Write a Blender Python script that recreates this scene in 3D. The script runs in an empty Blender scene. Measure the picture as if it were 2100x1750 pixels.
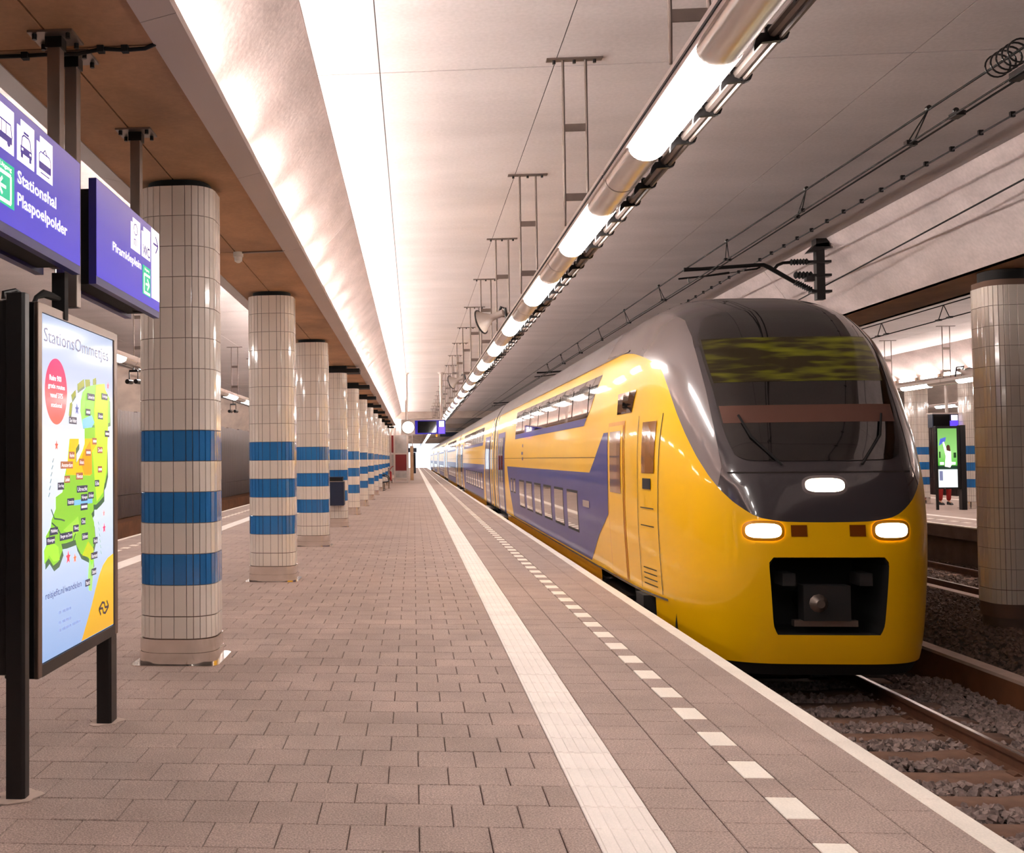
import bpy, math, random
from mathutils import Vector, Matrix
random.seed(7)
R = math.radians
C = bpy.context.scene.collection
scn = bpy.context.scene

# ------------------------------------------------------------------ camera, world, exposure
cam_d = bpy.data.cameras.new('camera')
cam = bpy.data.objects.new('camera', cam_d)
C.objects.link(cam)
scn.camera = cam
cam_d.sensor_fit = 'HORIZONTAL'
cam_d.sensor_width = 36.0
cam_d.lens = 36.0 * 2180.0 / 2100.0
cam_d.shift_x = (1050.0 - 670.0) / 2100.0
cam_d.shift_y = 0.0
cam_d.clip_end = 600
cam_d.clip_start = 0.05
ax = Vector((0.99664562, 0.08134239, -0.00899518))
az = Vector((0.08102345, -0.99621583, -0.03145197))
ay = Vector((0.01151952, -0.03061764, 0.99946479))
m = Matrix((ax, ay, az)).transposed().to_4x4()
m.translation = Vector((0, 0, 1.6))
cam.matrix_world = m

EXPOSURE = 0.12
LAMP = 38.0      # emission of the lit diffusers
COVE = 310.0      # emission of the cove tubes
scn.view_settings.view_transform = 'Standard'
scn.view_settings.look = 'None'
scn.view_settings.exposure = EXPOSURE
scn.view_settings.gamma = 1.0
scn.view_settings.use_curve_mapping = False
w = bpy.data.worlds.new('daylight')
scn.world = w
w.use_nodes = True
w.node_tree.nodes['Background'].inputs[0].default_value = (0.80, 0.88, 1.0, 1)
w.node_tree.nodes['Background'].inputs[1].default_value = 1.6


# ------------------------------------------------------------------ materials
def lin(c):
    return tuple((v / 255 / 12.92 if v / 255 <= .04045 else ((v / 255 + .055) / 1.055) ** 2.4) for v in c)


class NT:
    def __init__(s, name):
        s.m = bpy.data.materials.new(name)
        s.m.use_nodes = True
        s.t = s.m.node_tree
        s.b = s.t.nodes['Principled BSDF']

    def n(s, typ, **kw):
        x = s.t.nodes.new(typ)
        for k, v in kw.items():
            if k.startswith('i_'):
                x.inputs[k[2:].replace('_', ' ')].default_value = v
            else:
                setattr(x, k, v)
        return x

    def l(s, a, b):
        s.t.links.new(a, b)


def mat(name, col, rough=.6, metal=0., noise=0.0, scale=3., coat=0., bump=0., bscale=40., stretch=(1, 1, 1), rnd=0., spec=.5, coat_rough=.05,
        speck=0., speck_scale=120., blotch=0., blotch_scale=.8):
    N = NT(name)
    b = N.b
    base = lin(col)
    b.inputs['Roughness'].default_value = rough
    b.inputs['Metallic'].default_value = metal
    b.inputs['Specular IOR Level'].default_value = spec
    b.inputs['Coat Weight'].default_value = coat
    b.inputs['Coat Roughness'].default_value = coat_rough
    val = None
    geo = N.n('ShaderNodeNewGeometry')
    mp = N.n('ShaderNodeMapping')
    mp.inputs['Scale'].default_value = stretch
    N.l(geo.outputs['Position'], mp.inputs['Vector'])

    def addnoise(sc, amt, detail=6.):
        nonlocal val
        t = N.n('ShaderNodeTexNoise')
        t.inputs['Scale'].default_value = sc
        t.inputs['Detail'].default_value = detail
        N.l(mp.outputs[0], t.inputs['Vector'])
        r = N.n('ShaderNodeMapRange')
        r.inputs['From Min'].default_value = .3
        r.inputs['From Max'].default_value = .7
        r.inputs['To Min'].default_value = 1 - amt
        r.inputs['To Max'].default_value = 1 + amt
        N.l(t.outputs[0], r.inputs[0])
        if val is None:
            val = r.outputs[0]
        else:
            mm = N.n('ShaderNodeMath', operation='MULTIPLY')
            N.l(val, mm.inputs[0])
            N.l(r.outputs[0], mm.inputs[1])
            val = mm.outputs[0]
    if noise:
        addnoise(scale, noise)
    if blotch:
        addnoise(blotch_scale, blotch, 3.)
    if speck:
        t = N.n('ShaderNodeTexNoise')
        t.inputs['Scale'].default_value = speck_scale
        t.inputs['Detail'].default_value = 2.
        N.l(geo.outputs['Position'], t.inputs['Vector'])
        r = N.n('ShaderNodeMapRange')
        r.inputs['From Min'].default_value = .35
        r.inputs['From Max'].default_value = .7
        r.inputs['To Min'].default_value = 1 - speck
        r.inputs['To Max'].default_value = 1 + speck * 1.3
        N.l(t.outputs[0], r.inputs[0])
        if val is None:
            val = r.outputs[0]
        else:
            mm = N.n('ShaderNodeMath', operation='MULTIPLY')
            N.l(val, mm.inputs[0])
            N.l(r.outputs[0], mm.inputs[1])
            val = mm.outputs[0]
    if rnd:
        oi = N.n('ShaderNodeObjectInfo')
        r = N.n('ShaderNodeMapRange')
        r.inputs['To Min'].default_value = 1 - rnd
        r.inputs['To Max'].default_value = 1 + rnd
        N.l(oi.outputs['Random'], r.inputs[0])
        if val is None:
            val = r.outputs[0]
        else:
            mm = N.n('ShaderNodeMath', operation='MULTIPLY')
            N.l(val, mm.inputs[0])
            N.l(r.outputs[0], mm.inputs[1])
            val = mm.outputs[0]
    if val is None:
        b.inputs['Base Color'].default_value = (*base, 1)
    else:
        h = N.n('ShaderNodeVectorMath', operation='SCALE')
        h.inputs[0].default_value = base
        N.l(val, h.inputs['Scale'])
        N.l(h.outputs[0], b.inputs['Base Color'])
    if bump:
        t = N.n('ShaderNodeTexNoise')
        t.inputs['Scale'].default_value = bscale
        t.inputs['Detail'].default_value = 4.
        N.l(geo.outputs['Position'], t.inputs['Vector'])
        bp = N.n('ShaderNodeBump')
        bp.inputs['Strength'].default_value = bump
        bp.inputs['Distance'].default_value = .01
        N.l(t.outputs[0], bp.inputs['Height'])
        N.l(bp.outputs[0], b.inputs['Normal'])
    return N.m


def emit(name, col, strength=1.):
    N = NT(name)
    N.b.inputs['Base Color'].default_value = (*lin(col), 1)
    N.b.inputs['Emission Color'].default_value = (*lin(col), 1)
    N.b.inputs['Emission Strength'].default_value = strength
    N.b.inputs['Roughness'].default_value = .25
    return N.m


def emit_grad(name, stops, axis, a, b, strength=1., rough=.15):
    """a backlit sheet whose glow runs from one colour to the next along a world axis"""
    N = NT(name)
    geo = N.n('ShaderNodeNewGeometry')
    sp = N.n('ShaderNodeSeparateXYZ')
    N.l(geo.outputs['Position'], sp.inputs[0])
    r = N.n('ShaderNodeMapRange')
    r.inputs['From Min'].default_value = a
    r.inputs['From Max'].default_value = b
    N.l(sp.outputs[axis], r.inputs[0])
    cr = N.n('ShaderNodeValToRGB')
    while len(cr.color_ramp.elements) < len(stops):
        cr.color_ramp.elements.new(.5)
    for e, (p, c) in zip(cr.color_ramp.elements, stops):
        e.position = p
        e.color = (*lin(c), 1)
    N.l(r.outputs[0], cr.inputs[0])
    N.b.inputs['Base Color'].default_value = (.02, .02, .03, 1)
    N.l(cr.outputs[0], N.b.inputs['Emission Color'])
    N.b.inputs['Emission Strength'].default_value = strength
    N.b.inputs['Roughness'].default_value = rough
    N.b.inputs['Specular IOR Level'].default_value = .22
    return N.m


M = dict(
    ceil=mat('ceiling_concrete', (210, 201, 200), .85, noise=.06, scale=1.6, stretch=(.5, 1.3, 1), bump=.25, bscale=14, speck=.04, speck_scale=30, blotch=.07, blotch_scale=.5, rnd=.02),
    cove=mat('cove_concrete', (206, 192, 190), .85, noise=.13, scale=2.2, stretch=(1, .6, 1.5), bump=.35, bscale=18, speck=.05, speck_scale=22, blotch=.06),
    wallc=mat('rough_wall_concrete', (176, 160, 150), .9, noise=.14, scale=1.8, stretch=(1, .35, 1.6), bump=.3, bscale=12, blotch=.1),
    soffit=mat('soffit_concrete', (168, 126, 90), .8, noise=.24, scale=1.7, stretch=(1, .7, 1), bump=.2, bscale=16, speck=.05, speck_scale=30, blotch=.1, blotch_scale=1.1),
    fascia=mat('fascia_metal', (176, 160, 152), .45, metal=.35, noise=.05, scale=1.),
    groove=mat('joint_dark', (40, 33, 30), .95),
    slab=mat('slab_joint', (84, 66, 60), .95),
    paver=mat('paver', (168, 148, 139), .78, noise=.08, scale=3., speck=.30, speck_scale=115, bump=.6, bscale=130, rnd=.07, blotch=.10, blotch_scale=.9),
    paver_far=mat('paver_field', (172, 151, 140), .75, noise=.08, scale=3., speck=.12, speck_scale=60, blotch=.08, blotch_scale=.5),
    guide=mat('guide_tile', (248, 238, 230), .6, noise=.05, scale=3., speck=.04, speck_scale=120, rnd=.03, bump=.2, bscale=120),
    white=mat('white_stone', (250, 240, 228), .6, noise=.05, scale=4., speck=.05, speck_scale=90, rnd=.03),
    tile_c=mat('cream_glazed_tile', (238, 227, 216), .12, coat=.6, rnd=.035, noise=.03, scale=3., spec=.6),
    tile_b=mat('blue_glazed_tile', (48, 116, 180), .10, coat=.6, rnd=.09, noise=.03, scale=3., spec=.6),
    grout=mat('grout', (112, 88, 76), .9),
    cover=mat('lamp_cover_metal', (222, 214, 208), .26, metal=.55),
    steel=mat('polished_steel', (236, 230, 224), .14, metal=1., noise=.08, scale=5., bump=.05, bscale=6),
    steel_d=mat('grey_steel', (150, 138, 130), .38, metal=.9, noise=.05, scale=5.),
    galv=mat('galvanised_steel', (112, 100, 94), .5, metal=.6, noise=.1, scale=12.),
    black=mat('black_metal', (18, 16, 17), .35, metal=.2),
    blackm=mat('matt_black', (14, 12, 12), .8),
    rubber=mat('black_rubber', (22, 20, 20), .7),
    yellow=mat('yellow_paint', (255, 196, 0), .38, spec=.3, coat=.45, coat_rough=.06, noise=.015, scale=2.),
    yellow_lo=mat('yellow_skirt_paint', (236, 160, 4), .4, coat=.5, coat_rough=.12, noise=.05, scale=3.),
    blue=mat('blue_paint', (52, 52, 122), .5, spec=.3, coat=.35, coat_rough=.08, noise=.03, scale=2.),
    troof=mat('roof_grey_paint', (150, 143, 143), .42, coat=.3, noise=.06, scale=2.),
    mask=mat('dark_mask_paint', (62, 58, 62), .16, coat=1., coat_rough=.04, noise=.03, scale=2.),
    silver=mat('silver_mask_paint', (128, 118, 118), .22, coat=.8, coat_rough=.05),
    glass=mat('dark_glass', (16, 14, 15), .05, spec=.9, coat=1., coat_rough=.02),
    glass_refl=mat('glass_brown_reflection', (150, 96, 30), .10, spec=.8, coat=.6),  # brown base colour stands in for the warm reflection on the door glass
    winbright=mat('window_glass', (92, 84, 80), .06, spec=.9, coat=1., coat_rough=.02),
    blind=mat('brown_blind', (96, 62, 50), .7),
    rail=mat('rail_rust', (96, 62, 44), .6, noise=.2, scale=8.),
    railtop=mat('rail_polished', (190, 180, 176), .28, metal=1.),
    sleeper=mat('sleeper_concrete', (128, 98, 82), .9, noise=.18, scale=6., bump=.3, bscale=50),
    stone=mat('ballast_stone', (146, 128, 122), .85, noise=.35, scale=30., blotch=.25, blotch_scale=9.),
    stone_d=mat('dark_ballast', (104, 84, 74), .85, noise=.4, scale=22., blotch=.2, blotch_scale=5.),
    bed=mat('trackbed', (58, 48, 44), .95, noise=.3, scale=10.),
    kerb=mat('kerb_concrete', (120, 76, 46), .85, noise=.2, scale=3., blotch=.15),
    kerbtop=mat('kerb_cap', (196, 172, 158), .8, noise=.1, scale=5.),
    pwall=mat('platform_wall', (96, 80, 70), .9, noise=.2, scale=3.),
    clad=mat('brown_cladding', (92, 78, 76), .42, noise=.12, scale=2., stretch=(1, 3, .3), metal=.2),
    navy=mat('navy_paint', (14, 28, 56), .4),
    red=mat('red_panel', (120, 6, 12), .35, noise=.1, scale=2.),
    redpaint=mat('red_paint', (170, 20, 22), .4),
    whitemetal=mat('white_metal', (214, 202, 196), .45, metal=.1),
    beige=mat('beige_board', (176, 140, 108), .7, noise=.1, scale=3.),
    signback=mat('sign_blue_casing', (36, 32, 110), .4),
    plastic=mat('white_plastic', (222, 212, 200), .5),
    horn=mat('grey_horn', (170, 158, 150), .5),
    skin=mat('skin', (196, 140, 112), .6),
    trouser=mat('red_trousers', (150, 22, 18), .8),
    jacket=mat('dark_jacket', (40, 40, 48), .8),
    hair=mat('brown_hair', (50, 32, 22), .7),
    shoe=mat('black_shoe', (18, 16, 16), .5),
    ink=mat('sign_ink', (60, 52, 110), .4),
    lit=emit('lamp_diffuser', (255, 246, 240), LAMP),
    tube=emit('cove_tube', (255, 243, 235), COVE),
    fill_tube=emit('ceiling_fill_tube', (255, 243, 235), 60.),  # added fill for the far ceiling, no known fixture
    head=emit('headlight_lamp', (255, 236, 200), 14.),
    headc=emit('headlight_core', (255, 240, 214), 10.),
)


# ------------------------------------------------------------------ builders
class MB:
    def __init__(s):
        s.v, s.f, s.mi = [], [], []

    def add(s, vs, fs, mi=0):
        o = len(s.v)
        s.v += [tuple(v) for v in vs]
        s.f += [tuple(o + i for i in f) for f in fs]
        s.mi += [mi] * len(fs)
        return s

    def box(s, x0, x1, y0, y1, z0, z1, mi=0):
        v = [(x, y, z) for x in (x0, x1) for y in (y0, y1) for z in (z0, z1)]
        return s.add(v, [(0, 1, 3, 2), (4, 6, 7, 5), (0, 4, 5, 1), (2, 3, 7, 6), (0, 2, 6, 4), (1, 5, 7, 3)], mi)

    def cbox(s, x0, x1, y0, y1, z0, z1, c=.004, mi=0):
        """box whose top edges are chamfered"""
        v = [(x0, y0, z0), (x1, y0, z0), (x1, y1, z0), (x0, y1, z0), (x0, y0, z1 - c), (x1, y0, z1 - c), (x1, y1, z1 - c), (x0, y1, z1 - c),
             (x0 + c, y0 + c, z1), (x1 - c, y0 + c, z1), (x1 - c, y1 - c, z1), (x0 + c, y1 - c, z1)]
        f = [(8, 9, 10, 11)]
        for i in range(4):
            j = (i + 1) % 4
            f += [(i, j, 4 + j, 4 + i), (4 + i, 4 + j, 8 + j, 8 + i)]
        return s.add(v, f, mi)

    def prism(s, poly, axis, a, b, mi=0):
        """poly in the two other axes (in x,y,z order), extruded along axis from a to b"""
        n = len(poly)

        def p(q, t):
            return (t, q[0], q[1]) if axis == 0 else ((q[0], t, q[1]) if axis == 1 else (q[0], q[1], t))
        v = [p(q, a) for q in poly] + [p(q, b) for q in poly]
        f = [tuple(range(n))[::-1], tuple(range(n, 2 * n))] + [(i, (i + 1) % n, n + (i + 1) % n, n + i) for i in range(n)]
        return s.add(v, f, mi)

    def tube(s, pts, r, n=8, cap=True, mi=0):
        pts = [Vector(p) for p in pts]
        rs = r if isinstance(r, (list, tuple)) else [r] * len(pts)
        rings = []
        up = None
        for i, p in enumerate(pts):
            d = (pts[min(i + 1, len(pts) - 1)] - pts[max(i - 1, 0)]).normalized()
            if up is None:
                up = Vector((0, 0, 1)) if abs(d.z) < .9 else Vector((1, 0, 0))
            a = d.cross(up).normalized()
            b = a.cross(d).normalized()
            up = b
            rings.append([p + rs[i] * (math.cos(2 * math.pi * k / n) * a + math.sin(2 * math.pi * k / n) * b) for k in range(n)])
        v = [q for ring in rings for q in ring]
        f = []
        for i in range(len(pts) - 1):
            for k in range(n):
                k2 = (k + 1) % n
                f.append((i * n + k, i * n + k2, (i + 1) * n + k2, (i + 1) * n + k))
        if cap:
            f += [tuple(range(n))[::-1], tuple(range((len(pts) - 1) * n, len(pts) * n))]
        return s.add(v, f, mi)

    def grid(s, rows, mi=0, closed=False):
        """rows: equal-length lists of points"""
        nr, nc = len(rows), len(rows[0])
        v = [p for r in rows for p in r]
        f = []
        for i in range(nr - 1):
            for k in range(nc - (0 if closed else 1)):
                k2 = (k + 1) % nc
                f.append((i * nc + k, i * nc + k2, (i + 1) * nc + k2, (i + 1) * nc + k))
        return s.add(v, f, mi)

    def mesh(s, name, mats, smooth=False):
        me = bpy.data.meshes.new(name)
        me.from_pydata(s.v, [], s.f)
        for mm in (mats if isinstance(mats, (list, tuple)) else [mats]):
            me.materials.append(mm)
        if any(s.mi):
            me.polygons.foreach_set('material_index', s.mi)
        if smooth:
            me.polygons.foreach_set('use_smooth', [True] * len(me.polygons))
        me.update()
        return me

    def build(s, name, mats, root=None, smooth=False, label=None, kind=None, angle=None, bevel=0):
        if root is not None:
            off = root_world(root)
            s.v = [(a - off[0], b - off[1], c - off[2]) for a, b, c in s.v]
        o = bpy.data.objects.new(name, s.mesh(name, mats, smooth))
        C.objects.link(o)
        o.parent = root
        if smooth and angle is None:
            angle = 40
        if smooth:
            try:
                o.data.set_sharp_from_angle(angle=R(angle))
            except Exception:
                pass
        if bevel:
            md = o.modifiers.new('bevel', 'BEVEL')
            md.width = bevel
            md.segments = 2
            md.limit_method = 'ANGLE'
        if label:
            o['label'] = label
        if kind:
            o['kind'] = kind
        return o


def root_world(o):
    v = Vector((0, 0, 0))
    while o is not None:
        v = v + o.location
        o = o.parent
    return v


def thing(name, label, cat, loc=(0, 0, 0), group=None):
    o = bpy.data.objects.new(name, None)
    o.empty_display_size = .2
    C.objects.link(o)
    o.location = loc
    o['label'] = label
    o['category'] = cat
    if group:
        o['group'] = group
    return o


def tag(o, label, cat, group=None):
    o['label'] = label
    o['category'] = cat
    if group:
        o['group'] = group
    return o


def struct(mb, name, mats, smooth=False):
    return mb.build(name, mats, None, smooth, kind='structure')


def copy_tree(o, parent=None):
    c = o.copy()
    C.objects.link(c)
    c.parent = parent
    for ch in list(o.children):
        copy_tree(ch, c)
    return c


def text_mesh(body, offset=0.0):
    cu = bpy.data.curves.new('lettering', 'FONT')
    cu.body = body
    cu.size = 1.0
    cu.offset = offset
    cu.resolution_u = 2
    cu.align_x = 'LEFT'
    to = bpy.data.objects.new('lettering', cu)
    C.objects.link(to)
    bpy.context.view_layer.update()
    me = bpy.data.meshes.new_from_object(to)
    bpy.data.objects.remove(to)
    bpy.data.curves.remove(cu)
    return me


def text_on(body, root, mtl, u0, u1, v0, v1, plane, at, offset=.015, name='lettering', label=None):
    """flat print: text fitted into a rectangle. plane 'x+': faces +X, u=Y, v=Z; plane 'y-': faces -Y, u=X, v=Z"""
    me = text_mesh(body, offset)
    xs = [v.co.x for v in me.vertices]
    ys = [v.co.y for v in me.vertices]
    x0, x1, y0, y1 = min(xs), max(xs), min(ys), max(ys)
    off = root_world(root)
    for v in me.vertices:
        u = u0 + (v.co.x - x0) / (x1 - x0) * (u1 - u0)
        q = v0 + (v.co.y - y0) / (y1 - y0) * (v1 - v0)
        v.co = (Vector((at, u, q)) if plane == 'x+' else Vector((u, at, q))) - off
    me.materials.clear()
    me.materials.append(mtl)
    o = bpy.data.objects.new(name, me)
    C.objects.link(o)
    o.parent = root
    if label:
        o['label'] = label
    return o


def flat(root, name, poly, at, mtl, plane='x+', label=None, thick=.0012):
    mb = MB()
    if plane == 'x+':
        mb.prism(poly, 0, at - thick, at)
    else:
        mb.prism(poly, 1, at, at + thick)
    return mb.build(name, mtl, root, label=label)


def rect(u0, u1, v0, v1):
    return [(u0, v0), (u1, v0), (u1, v1), (u0, v1)]


# three mirror frames share one cross-section: 1 = this track hall, L = beyond our pillars, B = beyond the pillars on the right
def mA(x): return x
def mL(x): return -3.66 - x
def mB(x): return 14.57 - x
def mLB(x): return 14.57 - (-3.66 - x)


def bxm(mb, f, x0, x1, *a, **k):
    a0, a1 = f(x0), f(x1)
    return mb.box(min(a0, a1), max(a0, a1), *a, **k)


Y0, Y1, YE = -22.0, 72.0, 198.0

# ------------------------------------------------------------------ ceiling, coves, beams
JY = [-22, -5.2, 8.72, 22.5, 36.5, 44.75, 58.6, 72]
JX = [-.76, -.24, 1.18, 4.0, 6.1]
g = .008
for nm, f in (('ceiling', mA), ('ceiling.001', mL), ('ceiling.002', mB), ('ceiling.003', mLB)):
    mb = MB()
    bxm(mb, f, -.9, 6.3, Y0, YE, 4.806, 5.1)
    top = struct(mb, nm, M['groove'])
    for i in range(len(JY) - 1):
        for j in range(len(JX) - 1):
            mb = MB()
            bxm(mb, f, JX[j] + g / 2, JX[j + 1] - g / 2, JY[i] + g, JY[i + 1] - g, 4.8, 4.86)
            mb.build('panel', M['ceil'], top)

for nm, f in (('wall_cove_left', mA), ('wall_cove_far_left', mL), ('wall_cove_right_platform', mB), ('wall_cove_far_right', mLB)):
    mb = MB()
    poly = [(f(-.76), 4.8), (f(-1.62), 3.93), (f(-1.62), 5.0), (f(-.76), 5.0)]
    ys = [-22, -2.6, 13.9, 30.6, 47.2, 60, 72]
    for a, b in zip(ys, ys[1:]):
        mb.prism(poly, 1, a + .006, b - .006)
    struct(mb, nm, M['cove'])
for nm, fs in (('trim_1', (mA, mL)), ('trim_2', (mB, mLB))):
    # central strip beam: soffit panels, slanted metal fascias, trough floor behind them
    fa, fb = fs
    mb = MB()
    xa, xb = sorted((fa(-1.36), fb(-1.36)))
    mb.box(xa - .16, xb + .16, Y0, Y1, 3.89, 3.90)
    mb.box(xa + .255, xb - .255, Y0, Y1, 3.90, 4.95)
    beam = struct(mb, nm, M['soffit'])
    xm = xa + .41 if nm == 'trim_1' else xa + .5
    ysf = [-22, -11, -5.6, 0, 5.58, 11.3, 16.9, 22.5, 28.1, 33.7, 39.3, 44.9, 50.5, 56.1, 61.7, 67.3, 72]
    for a, b in zip(ysf, ysf[1:]):
        for (p, q) in ((xa, xm), (xm, xb)):
            MB().box(p + .006, q - .006, a + .008, b - .008, 3.85, 3.91).build('panel', M['soffit'], beam)
    yf = [-22 + 3.03 * i for i in range(32)]
    for f in fs:
        for a, b in zip(yf, yf[1:]):
            b = min(b, 72)
            mb = MB()
            poly = [(f(-1.366), 3.842), (f(-1.180), 3.885), (f(-1.180), 3.935), (f(-1.20), 3.935), (f(-1.20), 3.895), (f(-1.366), 3.87)]
            mb.prism(poly, 1, a + .003, b - .003)
            mb.build('fascia_panel', M['fascia'], beam)

# slanted concrete beams over the pillars between the two tracks
mb = MB()
mb.box(6.78, 7.80, Y0, Y1, 3.90, 4.9)
tb = struct(mb, 'trim_3', M['soffit'])
ysf = [-22, -8, 0, 9.4, 18.9, 28.4, 37.9, 47.4, 56.9, 66.4, 72]
for a, b in zip(ysf, ysf[1:]):
    MB().box(6.80, 7.77, a + .008, b - .008, 3.83, 3.91).build('panel', M['soffit'], tb)
    for sgn in (0, 1):
        fx = (lambda x: x) if sgn == 0 else (lambda x: 14.57 - x)
        mb = MB()
        mb.prism([(fx(6.10), 4.8), (fx(6.80), 3.83), (fx(6.90), 3.83), (fx(6.35), 5.0), (fx(6.10), 5.0)], 1, a + .006, b - .006)
        mb.build('cove_panel', M['cove'], tb)

# ------------------------------------------------------------------ far hall beyond the cross beam
mb = MB()
mb.box(-2.6, 6.6, 72, 73, 4.34, 5.1)
struct(mb, 'trim_4', M['wallc'])
mb = MB()
mb.box(-10.5, 25, 73, YE, 4.55, 4.85)
struct(mb, 'ceiling.004', M['ceil'])
for k in range(5):
    MB().box(-2.6, 6.6, 90 + 22 * k, 91 + 22 * k, 4.2, 4.56).build('trim_%d' % (5 + k), M['wallc'], None, kind='structure')
mb = MB()
mb.box(6.6, 7.8, 73, YE, -1, 4.6)
struct(mb, 'wall_centre', M['wallc'])

# ------------------------------------------------------------------ outer walls
for nm, f in (('wall_left', mL), ('wall_right', mLB)):
    mb = MB()
    mb.prism([(f(6.1), 4.8), (f(6.64), 3.42), (f(6.64), -1.0), (f(7.1), -1.0), (f(7.1), 5.0), (f(6.1), 5.0)], 1, Y0, YE)
    wl = struct(mb, nm, M['wallc'])
    y = -22.
    i = 0
    while y < 130:
        mb = MB()
        z1 = 3.42 + .03 * math.sin(i * 2.3)
        nrib = 6
        wdt = 1.2
        for (za, zb) in ((-.36, .42), (.435, z1)):
            for r in range(nrib):
                a, b = y + wdt * r / nrib, y + wdt * (r + 1) / nrib
                mb.prism([(f(6.64), a), (f(6.52), a + .02), (f(6.50), a + .05), (f(6.50), b - .03), (f(6.64), b)], 2, za, zb)
        mb.build('cladding_panel', M['clad'], wl)
        y += 1.212
        i += 1
    mb = MB()
    bxm(mb, f, 5.85, 6.64, Y0, 130, -1.0, -.40)
    struct(mb, 'baseboard_' + nm.split('_')[1], M['kerb'])
mb = MB()
mb.box(-10.8, 25.3, Y0 - .3, Y0, -1.2, 5.1)
struct(mb, 'wall_sky_block', M['wallc'])  # added out of view to keep sky light from spilling into the hall

# ------------------------------------------------------------------ platforms
def flat_tile(w_, l_, c=.004, h=.03):
    mb = MB()
    mb.cbox(-w_ / 2, w_ / 2, -l_ / 2, l_ / 2, -h, 0, c)
    return mb


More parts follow.
